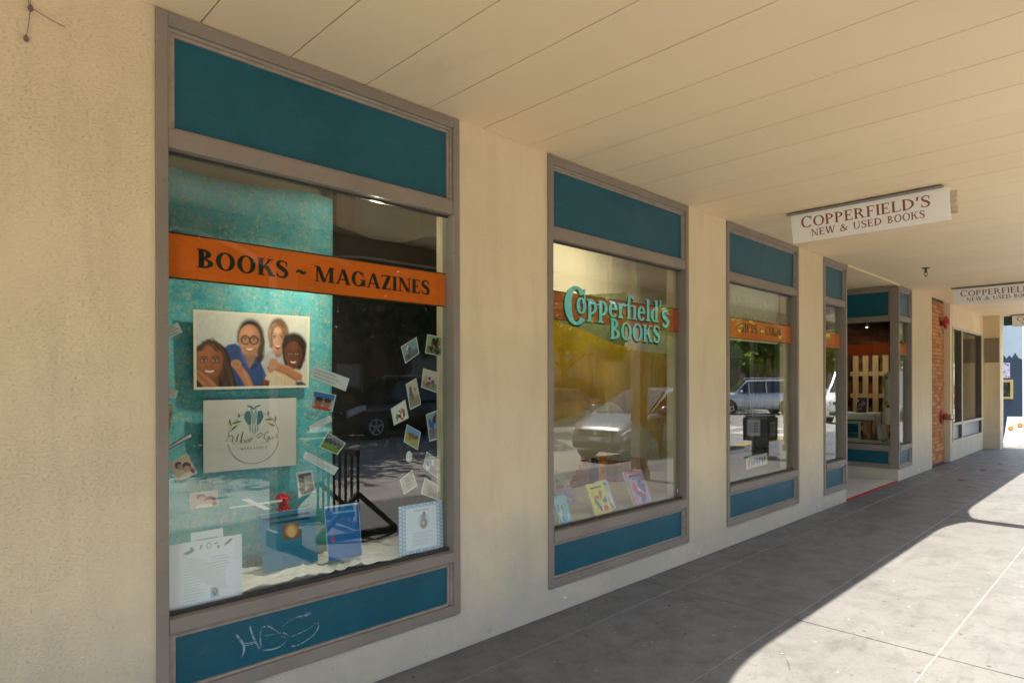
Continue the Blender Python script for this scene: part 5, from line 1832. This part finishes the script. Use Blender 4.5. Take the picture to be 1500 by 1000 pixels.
for n_ in range(150):
    x, y = pr_.uniform(1.5, 14), -abs(pr_.gauss(0, .5)) - .01
    if n_ % 3 == 0: y = pr_.uniform(-2.6, -.05)
    q = pr_.uniform(.004, .013) * (2.2 if n_ % 17 == 0 else 1)
    a = pr_.uniform(0, 3.14)
    m.add([(x + q * math.cos(a), y + q * math.sin(a), .003), (x - .4 * q * math.sin(a), y + .4 * q * math.cos(a), .0065), (x - q * math.cos(a), y - q * math.sin(a), .003), (x + .4 * q * math.sin(a), y - .4 * q * math.cos(a), .004)], [(0, 1, 2, 3)], pr_.choice([0, 0, 1]))
lit_ = m.build('pavement_litter', [mat('dry_leaf_bits', (.07, .05, .035), .9, .4, 60), mat('paper_bits', (.62, .60, .55), .9)], fixn=False)
lit_['kind'] = 'stuff'
lit_['label'] = 'tiny dry leaf and paper bits scattered along the pavement'
# red petals and bits on the pavement
for i, (x, y, lb) in enumerate(((13.23, -.67, 'largest scatter of red petals on the far pavement'), (14.46, -.76, 'farthest red petal near the brick panel'), (11.71, -.65, 'red petal on the pavement opposite the entrance'))):
    m = MB()
    for j in range(6 if i == 0 else 3):
        a = rnd.uniform(0, 6.28); cx, cy = x + rnd.uniform(-.06, .06), y + rnd.uniform(-.04, .04)
        m.add([(cx + .04 * math.cos(a), cy + .04 * math.sin(a), .004), (cx - .02 * math.sin(a), cy + .02 * math.cos(a), .012), (cx - .04 * math.cos(a), cy - .04 * math.sin(a), .004), (cx + .02 * math.sin(a), cy - .02 * math.cos(a), .006)], [(0, 1, 2, 3)])
    tag(m.build('fallen_petals', mat('dry_red_petal', (.22, .02, .02), .8), fixn=False), lb, 'petals')

# =================================================================== STREET FURNITURE (seen mirrored in the glass)
r = empty('slatted_barrier', (3.32, -3.10, 0)); tag(r, 'black slatted barrier on splayed feet mirrored in the first window', 'barrier')
A, B = Vector((3.27, -2.63, 0)), Vector((3.35, -3.60, 0))
d = (B - A)
n = Vector((d.y, -d.x, 0)).normalized()
for i in range(8):
    p = A + d * (i / 7)
    m = MB(); m.box(p.x - .010, p.x + .010, p.y - .010, p.y + .010, .10, .82); m.build('slat', S_BLACK, r)
for z in (.10, .82):
    m = MB(); m.bar(A + Vector((0, 0, z)), B + Vector((0, 0, z)), .05, .06); m.build('rail', S_BLACK, r)
for P_ in (A, B):
    m = MB(); m.bar(P_ - n * .42 + Vector((0, 0, .03)), P_ + n * .42 + Vector((0, 0, .03)), .06, .05); m.build('foot', S_BLACK, r)
    for s in (-1, 1):
        m = MB(); m.bar(P_ + n * s * .40 + Vector((0, 0, .05)), P_ + Vector((0, 0, .42)), .045, .045); m.build('brace', S_BLACK, r)
r = empty('newspaper_box', (12.3, -2.66, 0)); tag(r, 'dark newspaper vending box on a pedestal mirrored in the third window', 'newspaper box')
m = MB(); m.box(12.10, 12.58, -2.92, -2.42, .36, .82); m.box(12.13, 12.55, -2.89, -2.45, .82, .86); m.build('cabinet', mat('dark_brown_steel', (.055, .045, .038), .5, .2, 10), r, bevel=.012)
m = MB(); m.box(12.22, 12.46, -2.79, -2.55, .04, .36); m.build('pedestal', MATS['dark_brown_steel'], r)
m = MB(); m.box(12.10, 12.58, -2.90, -2.44, .0, .04); m.build('base_plate', MATS['dark_brown_steel'], r)
k = Ink(24, 28, (206, 206, 200))
for i in range(4): k.line([(.2, .25 + .16 * i), (.8, .25 + .16 * i)], (60, 60, 60), .03)
k.mesh('display_card', [(12.09, -2.82, .78), (12.09, -2.56, .78), (12.09, -2.56, .46), (12.09, -2.82, .46)], (.002, 0, 0), r)
k.mesh('display_card', [(12.44, -2.415, .74), (12.22, -2.415, .74), (12.22, -2.415, .46), (12.44, -2.415, .46)], (0, -.002, 0), r)

# =================================================================== CARS
def car(name, label, loc, rz, paint, sp, group=None):
    """front faces local -x; origin under the centre"""
    r = empty(name, loc, rz); tag(r, label, 'car', group)
    L, H = sp['L'], sp['H']
    X0 = -L / 2
    ST = [(X0 + f * L, zt, hw, zb) for f, zt, hw, zb in sp['st']]
    def at(x):
        for a, b in zip(ST[:-1], ST[1:]):
            if x <= b[0]:
                t = (x - a[0]) / (b[0] - a[0])
                return [a[i] + (b[i] - a[i]) * t for i in range(4)]
        return ST[-1]
    m = MB()
    xs = sorted(set([s[0] for s in ST] + [X0 + L * i / 26 for i in range(1, 26)]))
    secs = []
    wx = [X0 + L * sp['wf'], X0 + L * sp['wr']]
    wr_ = sp['r']
    for x in xs:
        _, zt, hw, zb = at(x)
        h = zt - zb
        half = [(0, zb), (hw * .84, zb), (hw * .96, zb + .10 * h), (hw * .995, zb + .40 * h), (hw, zb + .62 * h), (hw * .97, zb + .86 * h), (hw * .90, zt - .005), (hw * .55, zt + .018), (0, zt + .028)]
        secs.append([(x, y, z) for y, z in half] + [(x, -y, z) for y, z in half[-2:0:-1]])
    n_ = len(secs[0])
    vs = [p for s in secs for p in s]
    fs = [(i * n_ + k, i * n_ + (k + 1) % n_, (i + 1) * n_ + (k + 1) % n_, (i + 1) * n_ + k) for i in range(len(secs) - 1) for k in range(n_)]
    fs += [tuple(range(n_ - 1, -1, -1)), tuple((len(secs) - 1) * n_ + k for k in range(n_))]
    m.add(vs, fs, 0, True)
    m.build('body', paint, r, world=False)
    # greenhouse
    xa, xf, xr, xb = [X0 + L * f for f in sp['gh']]
    hb, hr = sp['hb'], sp['hr']
    def belt(x): return at(x)[1] - .01
    G = []
    for x, z, hh in ((xa, belt(xa), .0), (xf, H - .05, 1.0), ((xf + xr) / 2, H, 1.0), (xr, H - .04, 1.0), (xb, belt(xb) + sp.get('rz', .05), .0)):
        G.append((x, z, hh))
    m = MB()
    vs, fs = [], []
    for x, z, hh in G:
        wb = min(hb, at(x)[2] * .93)
        wt = hr if hh else wb * .92
        vs += [(x, -wb, belt(x)), (x, -wt, z - .03 * hh), (x, -wt * .8, z + .005), (x, wt * .8, z + .005), (x, wt, z - .03 * hh), (x, wb, belt(x))]
    for i in range(4):
        for k in range(5):
            fs.append((6 * i + k, 6 * i + k + 1, 6 * i + 7 + k, 6 * i + 6 + k))
    m.add(vs, fs, 0, False)
    m.build('roof', paint, r, world=False)
    def side(x, f, s):      # point on the cabin side; f 0 belt .. 1 roof
        zt = H - .08
        if x < xf: zt = belt(x) + (H - .08 - belt(x)) * (x - xa) / (xf - xa)
        if x > xr: zt = belt(x) + (H - .10 - belt(x)) * max(0, (xb - x)) / (xb - xr) + .03
        wb = min(hb, at(x)[2] * .93) + .014
        z = belt(x) + .02 + (zt - belt(x) - .04) * f
        ff = (z - belt(x)) / (H - .08 - belt(x))
        return (x, s * (wb + (hr + .012 - wb) * ff), z)
    cuts = [X0 + L * c for c in sp['win']]
    for s in (-1, 1):
        for a, b in zip(cuts[:-1], cuts[1:]):
            a, b = a + .035, b - .035
            m = MB()
            nn = 6
            lo = [side(a + (b - a) * i / nn, .0, s) for i in range(nn + 1)]
            hi = [side(a + (b - a) * i / nn, 1.0, s) for i in range(nn + 1)]
            for i in range(nn):
                m.add([lo[i], lo[i + 1], hi[i + 1], hi[i]], [(0, 1, 2, 3)])
            m.build('side_window', S_CARGLASS, r, world=False, solid=.008)
    def screen(nm, x0, z0, x1, z1, w0, w1, out):
        m = MB()
        m.add([(x0 + out, -w0, z0), (x0 + out, w0, z0), (x1 + out, w1, z1 + .012), (x1 + out, -w1, z1 + .012)], [(0, 1, 2, 3)])
        m.build(nm, S_CARGLASS, r, world=False, solid=.012)
    screen('windscreen', xa + .05, belt(xa) + .05, xf - .02, H - .065, hb * .86, hr * .86, -.018)
    screen('rear_window', xb - .02, belt(xb) + .10, xr + .03, H - .08, hb * .80, hr * .82, .020)
    # wheels
    for x in wx:
        for s in (-1, 1):
            y = s * (sp['W'] / 2 - .10)
            m = MB(); m.lathe([(wr_ + .045, -.012), (wr_ + .045, .012)], (x, s * (sp['W'] / 2 - .012), wr_ + .01), 24, axis='Y'); m.build('wheel_arch', S_BLACK, r, world=False)
            m = MB(); m.lathe([(wr_ * .62, -.10), (wr_ * .93, -.105), (wr_, -.07), (wr_, .07), (wr_ * .93, .105), (wr_ * .62, .10)], (x, s * (sp['W'] / 2 - .085), wr_), 24, axis='Y')
            w = m.build('wheel', S_TYRE, r, world=False)
            m = MB()
            yo = s * (sp['W'] / 2 + .012)
            for q in range(5):
                t = q * 2 * math.pi / 5 + .3
                m.bar((x, yo, wr_), (x + wr_ * .60 * math.cos(t), yo, wr_ + wr_ * .60 * math.sin(t)), .055, .02, up=(0, 1, 0))
            prof = [(wr_ * .66, -.012), (wr_ * .66, .012), (wr_ * .56, .012), (wr_ * .56, -.012)]
            m.lathe(prof, (x, yo, wr_), 24, axis='Y')
            m.lathe([(wr_ * .14, -.015), (wr_ * .14, .015)], (x, yo, wr_), 10, axis='Y')
            rim = m.build('rim', S_RIM, r, world=False)
    # lamps, grille, bumper intake, mirrors
    f0 = ST[0]
    z_l = sp['lamp']
    for s in (-1, 1):
        # headlamp: a lens following the skin of the front corner
        hx = [X0 + L * (.012 + .115 * q / 8) for q in range(9)]
        rows = []
        for q, x in enumerate(hx):
            _, zt, hw, zb = at(x)
            h = zt - zb
            f0_, f1_ = .58 + .20 * q / 8, .93
            row = []
            for e in range(5):
                f = f0_ + (f1_ - f0_) * e / 4
                y = hw * (1.0 - .10 * max(0, (f - .62) / .38) ** 1.5)
                p_ = Vector((x, s * y, zb + f * h))
                row.append(tuple(p_ + Vector((-.75, s * .6, .25)) * .016))
            rows.append(row)
        m = MB()
        m.grid(lambda u, v: rows[int(round(u * 8))][int(round(v * 4))], 8, 4)
        # inner end wrapping onto the nose
        m.build('headlight', S_LAMP, r, world=False, solid=.012)
        m = MB(); m.lathe([(.04, 0), (.045, -.02), (.02, -.03)], (X0 + .012, s * .56, z_l - .01), 12, axis='X'); m.build('lamp_reflector', S_RIM, r, world=False)
        m = MB(); m.box(L / 2 - .10, L / 2 + .005, min(s * .50, s * (sp['W'] / 2 - .10)), max(s * .50, s * (sp['W'] / 2 - .10)), z_l + .08, z_l + .26); m.build('tail_light', S_TAIL, r, world=False, bevel=.01)
        m = MB(); m.lathe([(.01, -.07), (.07, -.05), (.085, 0), (.07, .05), (.01, .06)], (xa + .30, s * (sp['W'] / 2 + .06), belt(xa + .3) + .09), 10, axis='X', sx=1.2); m.build('mirror', paint, r, world=False)
    m = MB(); m.box(X0 - .012, X0 + .10, -.46, .46, z_l - .11, z_l + .0); m.build('grille', S_BLACK, r, world=False, bevel=.02)
    m = MB(); m.box(X0 - .020, X0 + .08, -.47, .47, z_l + .004, z_l + .022); m.build('chrome_strip', S_RIM, r, world=False)
    m = MB(); m.box(X0 - .012, X0 + .14, -.60, .60, f0[3] - .01, f0[3] + .13); m.build('air_intake', S_BLACK, r, world=False, bevel=.02)
    m = MB(); m.box(X0 - .022, X0 - .012, -.15, .15, z_l - .20, z_l - .12); m.build('number_plate', S_WHITE, r, world=False)
    m = MB(); m.lathe([(.055, 0), (.05, -.012), (.01, -.014)], (X0 - .012, 0, z_l - .035), 14, axis='X'); m.build('badge', S_RIM, r, world=False)
    if sp.get('rack'):
        for s in (-1, 1):
            m = MB(); m.tube([(xf + .2, s * hr * .82, H + .02), (xf + .3, s * hr * .82, H + .08), (xr - .2, s * hr * .82, H + .08), (xr - .1, s * hr * .82, H + .02)], .018, 8); m.build('roof_rail', S_RIM, r, world=False)
    return r
HATCH = dict(L=4.1, W=1.70, H=1.52, hb=.80, hr=.60, r=.31, wf=.185, wr=.80, lamp=.66, gh=(.20, .44, .90, .99), win=(.30, .40, .57, .76, .90), rz=.05,
             st=[(0, .56, .58, .30), (.02, .68, .70, .24), (.07, .80, .79, .20), (.16, .93, .83, .20), (.24, 1.0, .845, .19), (.5, .97, .85, .19), (.8, 1.0, .85, .19), (.94, 1.02, .82, .22), (.985, .96, .76, .3), (1, .78, .68, .36)])
SUV = dict(L=4.85, W=1.88, H=1.80, hb=.88, hr=.70, r=.37, wf=.185, wr=.79, lamp=.80, gh=(.25, .39, .93, .985), win=(.29, .40, .58, .78, .93), rz=.25, rack=True,
           st=[(0, .74, .70, .38), (.02, .92, .84, .32), (.08, 1.04, .92, .28), (.25, 1.10, .94, .27), (.5, 1.10, .94, .27), (.85, 1.12, .94, .27), (.96, 1.12, .90, .32), (.99, 1.05, .86, .4), (1, .9, .80, .42)])
SEDAN = dict(L=4.6, W=1.78, H=1.45, hb=.84, hr=.60, r=.32, wf=.185, wr=.79, lamp=.66, gh=(.26, .42, .72, .86), win=(.32, .42, .57, .72, .80), rz=.04,
             st=[(0, .58, .62, .30), (.02, .68, .76, .24), (.08, .80, .84, .20), (.26, .94, .88, .19), (.5, .93, .89, .19), (.84, .98, .88, .2), (.96, .98, .84, .24), (1, .75, .74, .36)])
VAN = dict(L=5.3, W=1.98, H=2.15, hb=.96, hr=.84, r=.35, wf=.16, wr=.80, lamp=.86, gh=(.12, .26, .985, .998), win=(.18, .28, .42), rz=.9,
           st=[(0, .80, .76, .36), (.015, 1.0, .90, .30), (.05, 1.12, .96, .26), (.14, 1.22, .98, .25), (.5, 1.22, .99, .25), (.97, 1.22, .98, .27), (1, 1.1, .94, .36)])
def paint(name, col, metal=.0, rough=.22):
    return mat(name, col, rough, .03, 3, coat=.6, metal=metal)
SILV = paint('silver_car_paint', (.20, .205, .215), .35, .30)
BLK = paint('black_car_paint', (.008, .008, .010))
car('parked_hatchback', 'silver hatchback parked at the kerb mirrored in the second window', (12.30, -5.16, -.13), 0, SILV, HATCH)
car('turning_suv', 'silver blue SUV turning in the road mirrored in the third window', (32.3, -12.0, -.13), R(47), paint('silver_blue_paint', (.60, .65, .70), .15), SUV)
car('parked_suv', 'black SUV with roof rails under the trees mirrored in the first window', (11.6, -14.0, -.13), 0, BLK, SUV)
car('parked_sedan', 'dark blue sedan behind the black SUV in the tree shade', (5.9, -14.1, -.13), 0, paint('dark_blue_paint', (.012, .018, .035)), SEDAN)
car('parked_van', 'white van at the kerb mirrored in the narrow fourth window', (29.0, -5.6, -.13), 0, paint('white_car_paint', (.72, .72, .70)), VAN)
car('parked_sedan', 'bronze sedan parked across the road by the tree trunk', (18.6, -14.0, -.13), 0, paint('bronze_paint', (.24, .12, .05), .3), SEDAN)
car('parked_sedan', 'red sedan parked far along the road mirrored in the far window', (50.0, -6.4, -.13), 0, paint('red_car_paint', (.42, .02, .03)), SEDAN)
car('parked_sedan', 'white sedan farthest along the road past the red one', (60.0, -8.0, -.13), 0, MATS['white_car_paint'], SEDAN)

# =================================================================== TREES
def tree_mesh(seed, h, cr, leafmat, leaves=5200, lsize=.20, low=.30):
    rr = np.random.default_rng(seed)
    pr = random.Random(seed)
    t = MB()
    pts = [(0, 0, -.05)]
    for i in range(1, 7):
        pts.append((pr.uniform(-.06, .06) * i, pr.uniform(-.06, .06) * i, h * .55 * i / 6))
    t.tube(pts, [.26, .20, .18, .165, .15, .13, .10], 12)
    ends = []
    for i in range(11):
        a = i * 2.4 + pr.uniform(-.4, .4)
        b = Vector(pts[3 + i % 4])
        e = b + Vector((math.cos(a) * cr * pr.uniform(.45, .85), math.sin(a) * cr * pr.uniform(.45, .85), h * pr.uniform(.10, .36)))
        mid = (b + e) / 2 + Vector((0, 0, .3))
        t.tube([b, mid, e], [.085, .05, .018], 7)
        ends.append(e)
        for j in range(2):
            e2 = mid + Vector((pr.uniform(-1, 1), pr.uniform(-1, 1), pr.uniform(.2, .9))) * cr * .4
            t.tube([mid, (mid + e2) / 2 + Vector((0, 0, .1)), e2], [.04, .025, .01], 6)
            ends.append(e2)
    cl = []
    ncl = 85
    for i in range(ncl):
        while True:
            p = rr.uniform(-1, 1, 3)
            d = np.linalg.norm(p)
            if .45 < d < 1:
                break
        cl.append((p[0] * cr, p[1] * cr, h * .64 + p[2] * h * .36))
    for e in ends:
        cl.append(tuple(e))
    cl = np.array(cl)
    idx = rr.integers(0, len(cl), leaves)
    c = cl[idx] + rr.normal(0, 1, (leaves, 3)) * np.array([.42, .42, .30]) * (cr / 4)
    keep = c[:, 2] > h * low
    c = c[keep]
    n = len(c)
    d1 = rr.normal(0, 1, (n, 3)); d1[:, 2] *= .5
    d1 /= np.linalg.norm(d1, axis=1)[:, None]
    d2 = np.cross(d1, rr.normal(0, 1, (n, 3)))
    d2 /= np.linalg.norm(d2, axis=1)[:, None]
    s = (lsize * rr.uniform(.6, 1.3, n))[:, None]
    V = np.stack([c - d1 * s, c + d2 * s * .55, c + d1 * s, c - d2 * s * .55], 1).reshape(-1, 3)
    me = bpy.data.meshes.new('crown')
    me.from_pydata(V.tolist(), [], np.arange(4 * n).reshape(-1, 4).tolist())
    me.materials.append(leafmat)
    me.update()
    return t, me
def tree(name, label, loc, seed, h, cr, leafmat, group, **kw):
    r = empty(name, loc); tag(r, label, 'tree', group)
    t, me = tree_mesh(seed, h, cr, leafmat, **kw)
    t.build('trunk', S_BARK, r, world=False)
    o = bpy.data.objects.new('crown', me); COL.objects.link(o); o.parent = r
    return r
def tree_copy(src, label, loc, rz, s):
    c = copy_tree(src)
    c.location = loc; c.rotation_euler = (0, 0, rz); c.scale = (s, s, s); c['label'] = label
    return c
TG = 'street trees across the road'
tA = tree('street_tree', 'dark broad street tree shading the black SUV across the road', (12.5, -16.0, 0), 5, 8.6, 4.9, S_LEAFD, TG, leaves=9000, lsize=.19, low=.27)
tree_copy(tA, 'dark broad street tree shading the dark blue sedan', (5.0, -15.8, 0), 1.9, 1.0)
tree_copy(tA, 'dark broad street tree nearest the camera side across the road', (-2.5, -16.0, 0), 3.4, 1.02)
tB = tree('street_tree', 'street tree with a dark trunk mirrored at the left of the second window', (22.6, -16.7, 0), 11, 7.6, 3.4, S_LEAFL, TG, leaves=5200, lsize=.17, low=.40)
tC = tree('street_tree', 'sunlit yellow green tree behind the turning SUV', (42.5, -17.0, 0), 21, 7.2, 4.2, S_LEAFL, TG, leaves=14000, lsize=.19, low=.20)
tree_copy(tC, 'sunlit yellow green tree right behind the white van', (50.0, -15.5, 0), 2.2, 1.05)
tree_copy(tC, 'sunlit yellow green tree farther along past the white van', (60.5, -17.5, 0), 4.0, 1.15)
tree_copy(tC, 'farthest sunlit yellow green tree down the road', (74.0, -16.5, 0), 5.2, 1.25)
tree_copy(tB, 'slim leafy tree between the trunk and the yellow green trees', (34.0, -19.0, 0), .8, 1.0)
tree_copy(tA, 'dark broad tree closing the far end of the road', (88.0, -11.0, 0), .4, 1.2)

# =================================================================== BUILDINGS ACROSS THE ROAD
def far_building(name, label, x0, x1, y, h, wallmat, nw, zs, ww=1.2, wh=1.6, arch=None, canopy=None):
    r = empty(name, ((x0 + x1) / 2, y - 5, 0)); tag(r, label, 'building')
    m = MB(); m.box(x0, x1, y - 10, y, -.05, h); m.build('wall', wallmat, r)
    m = MB(); m.box(x0 - .15, x1 + .15, y - 10.1, y + .18, h, h + .35); m.build('cornice', S_STEEL, r)
    for z in zs:
        for i in range(nw):
            xc = x0 + (x1 - x0) * (i + .5) / nw
            m = MB()
            m.box(xc - ww / 2 - .08, xc + ww / 2 + .08, y + .002, y + .07, z - .08, z)
            m.box(xc - ww / 2 - .08, xc + ww / 2 + .08, y + .002, y + .07, z + wh, z + wh + .08)
            m.box(xc - ww / 2 - .08, xc - ww / 2, y + .002, y + .07, z, z + wh)
            m.box(xc + ww / 2, xc + ww / 2 + .08, y + .002, y + .07, z, z + wh)
            w = m.build('window', S_STEEL, r)
            m = MB(); m.box(xc - ww / 2, xc + ww / 2, y + .004, y + .03, z, z + wh); m.build('pane', S_CARGLASS, w)
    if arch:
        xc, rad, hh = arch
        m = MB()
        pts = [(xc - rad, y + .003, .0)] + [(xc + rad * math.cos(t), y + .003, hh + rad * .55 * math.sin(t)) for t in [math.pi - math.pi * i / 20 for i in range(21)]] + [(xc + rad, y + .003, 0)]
        m.prism(pts, (0, .04, 0)); m.build('arch_shade_panel', mat('painted_arch_shade', (.085, .085, .095), .8), r)  # dark raised panel, an arched patch of shade painted on the wall
    if canopy:
        m = MB(); m.box(x0, x1, y + .01, y + 3.0, 2.9, 3.25); m.build('canopy', mat('orange_brown_canopy', (.36, .14, .05), .7, .15, 3), r)
        for i in range(6):
            xc = x0 + .4 + (x1 - x0 - .8) * i / 5
            m = MB(); m.box(xc - .14, xc + .14, y + 2.6, y + 2.88, 0, 2.9); m.build('column', S_WHITE, r)
    return r
far_building('brick_storefront', 'dark brick storefront behind the trees across the road', -14, 16.5, -22.0, 6.5, mat('brown_brick_far', (.15, .075, .045), .9, .25, 3), 7, (.7, 4.0))
far_building('grey_building', 'pale grey building with a dark arched patch of painted shade across the road', 17.5, 37.5, -21.7, 6.0, mat('pale_grey_render', (.27, .265, .25), .85, .08, 1.5), 5, (4.0,), arch=(29.1, 2.5, .50))
far_building('brown_building', 'brown building behind the yellow green trees across the road', 38.5, 62, -24.0, 6.5, mat('brown_render_far', (.20, .11, .06), .9, .25, 2), 6, (.8, 4.0))
far_building('arcade_building', 'far building with an orange brown canopy on white columns', 64, 100, -22.0, 6.0, mat('tan_render_far', (.50, .42, .30), .85, .1, 1.5), 8, (4.0, .8), canopy=True)
bk = empty('corner_building', (54, 5, 0)); tag(bk, 'tan corner building far beyond the sandwich board', 'building')
m = MB(); m.box(46, 62, -3.2, 14, -.05, 6.0); m.build('wall', mat('tan_corner_render', (.34, .27, .18), .85, .1, 1.5), bk)
m = MB(); m.box(45.85, 62.15, -3.35, 14.1, 6.0, 6.4); m.build('cornice', S_STEEL, bk)
for i_ in range(6):
    for z_ in (.9, 3.7):
        y_ = -2.2 + i_ * 2.6
        m = MB(); m.box(45.93, 45.998, y_ - .08, y_ + 1.48, z_ - .08, z_ + 1.68); w = m.build('window', S_WHITE, bk)
        m = MB(); m.box(45.90, 45.925, y_, y_ + 1.4, z_, z_ + 1.6); m.build('pane', S_CARGLASS, w)
tree_copy(tB, 'slim leafy tree on the pavement before the tan corner building', (40.0, -2.6, 0), 2.6, .85)
r = empty('iron_railing', (29.5, -21.0, 0)); tag(r, 'black iron railing before the arched patch of painted shade across the road', 'railing')
for i in range(25):
    m = MB(); x = 27.0 + i * .2; m.box(x - .012, x + .012, -21.012, -20.988, .1, 1.15) if i else m.box(x - .03, x + .03, -21.03, -20.97, .0, 1.3); m.build('bar', S_BLACK, r)
for z in (.15, 1.12):
    m = MB(); m.box(26.97, 31.83, -21.02, -20.98, z, z + .04); m.build('rail', S_BLACK, r)

# =================================================================== LIT DISPLAY LAMPS (one shows at the head of the first window, one in the entrance window)
def mat_emit(name, col, k):
    t = NT(name)
    e = t.n('ShaderNodeEmission'); e.inputs[0].default_value = (*col, 1); e.inputs[1].default_value = k
    return t.done(e.outputs[0])
S_BULB = mat_emit('lit_bulb', (1, .88, .68), 9.0)
def display_lamp(x, y, z, label, watts, aim, cone):
    r = empty('display_lamp', (x, y, z)); tag(r, label, 'lamp')
    m = MB(); m.tube([(x, y, z + .03), (x, y, 3.0)], .006, 8); m.build('lamp_stem', S_WHITE, r)
    m = MB(); m.lathe([(.012, .05), (.024, .045), (.026, .0), (.022, .002), (.010, .04)], (x, y, z), 16); m.build('lamp_shade', S_WHITE, r)
    m = MB(); m.lathe([(.004, -.004), (.016, .0), (.018, .012), (.008, .03)], (x, y, z), 12); m.build('bulb', S_BULB, r)
    l = bpy.data.lights.new('lamp_light', 'SPOT'); l.energy = watts; l.color = (1, .86, .64); l.shadow_soft_size = .04
    l.spot_size = R(cone); l.spot_blend = 1.0
    lo = bpy.data.objects.new('lamp_light', l); COL.objects.link(lo); lo.parent = r; lo.location = (0, 0, -.03)
    lo.rotation_euler = Vector(aim).to_track_quat('-Z', 'Y').to_euler()
def bare_bulb(x, y, z, watts):
    l = bpy.data.lights.new('bulb_light', 'POINT'); l.energy = watts; l.color = (1, .86, .64); l.shadow_soft_size = .03
    lo = bpy.data.objects.new('bulb_light', l); COL.objects.link(lo); lo.location = (x, y, z)
bare_bulb(1.82, .10, 2.43, .9)
display_lamp(1.82, .10, 2.462, 'small lit display lamp at the head of the first window', 15, (-.66, .32, -1.15), 92)
display_lamp(4.98, .30, 2.72, 'added unseen lamp behind the pier brightening the second window', 20, (-.25, .8, -.28), 150)  # unseen lamp, added to brighten this window's interior
display_lamp(11.80, .68, 2.43, 'small lit lamp glinting in the entrance side window', 9, (.6, .3, -.7), 110)
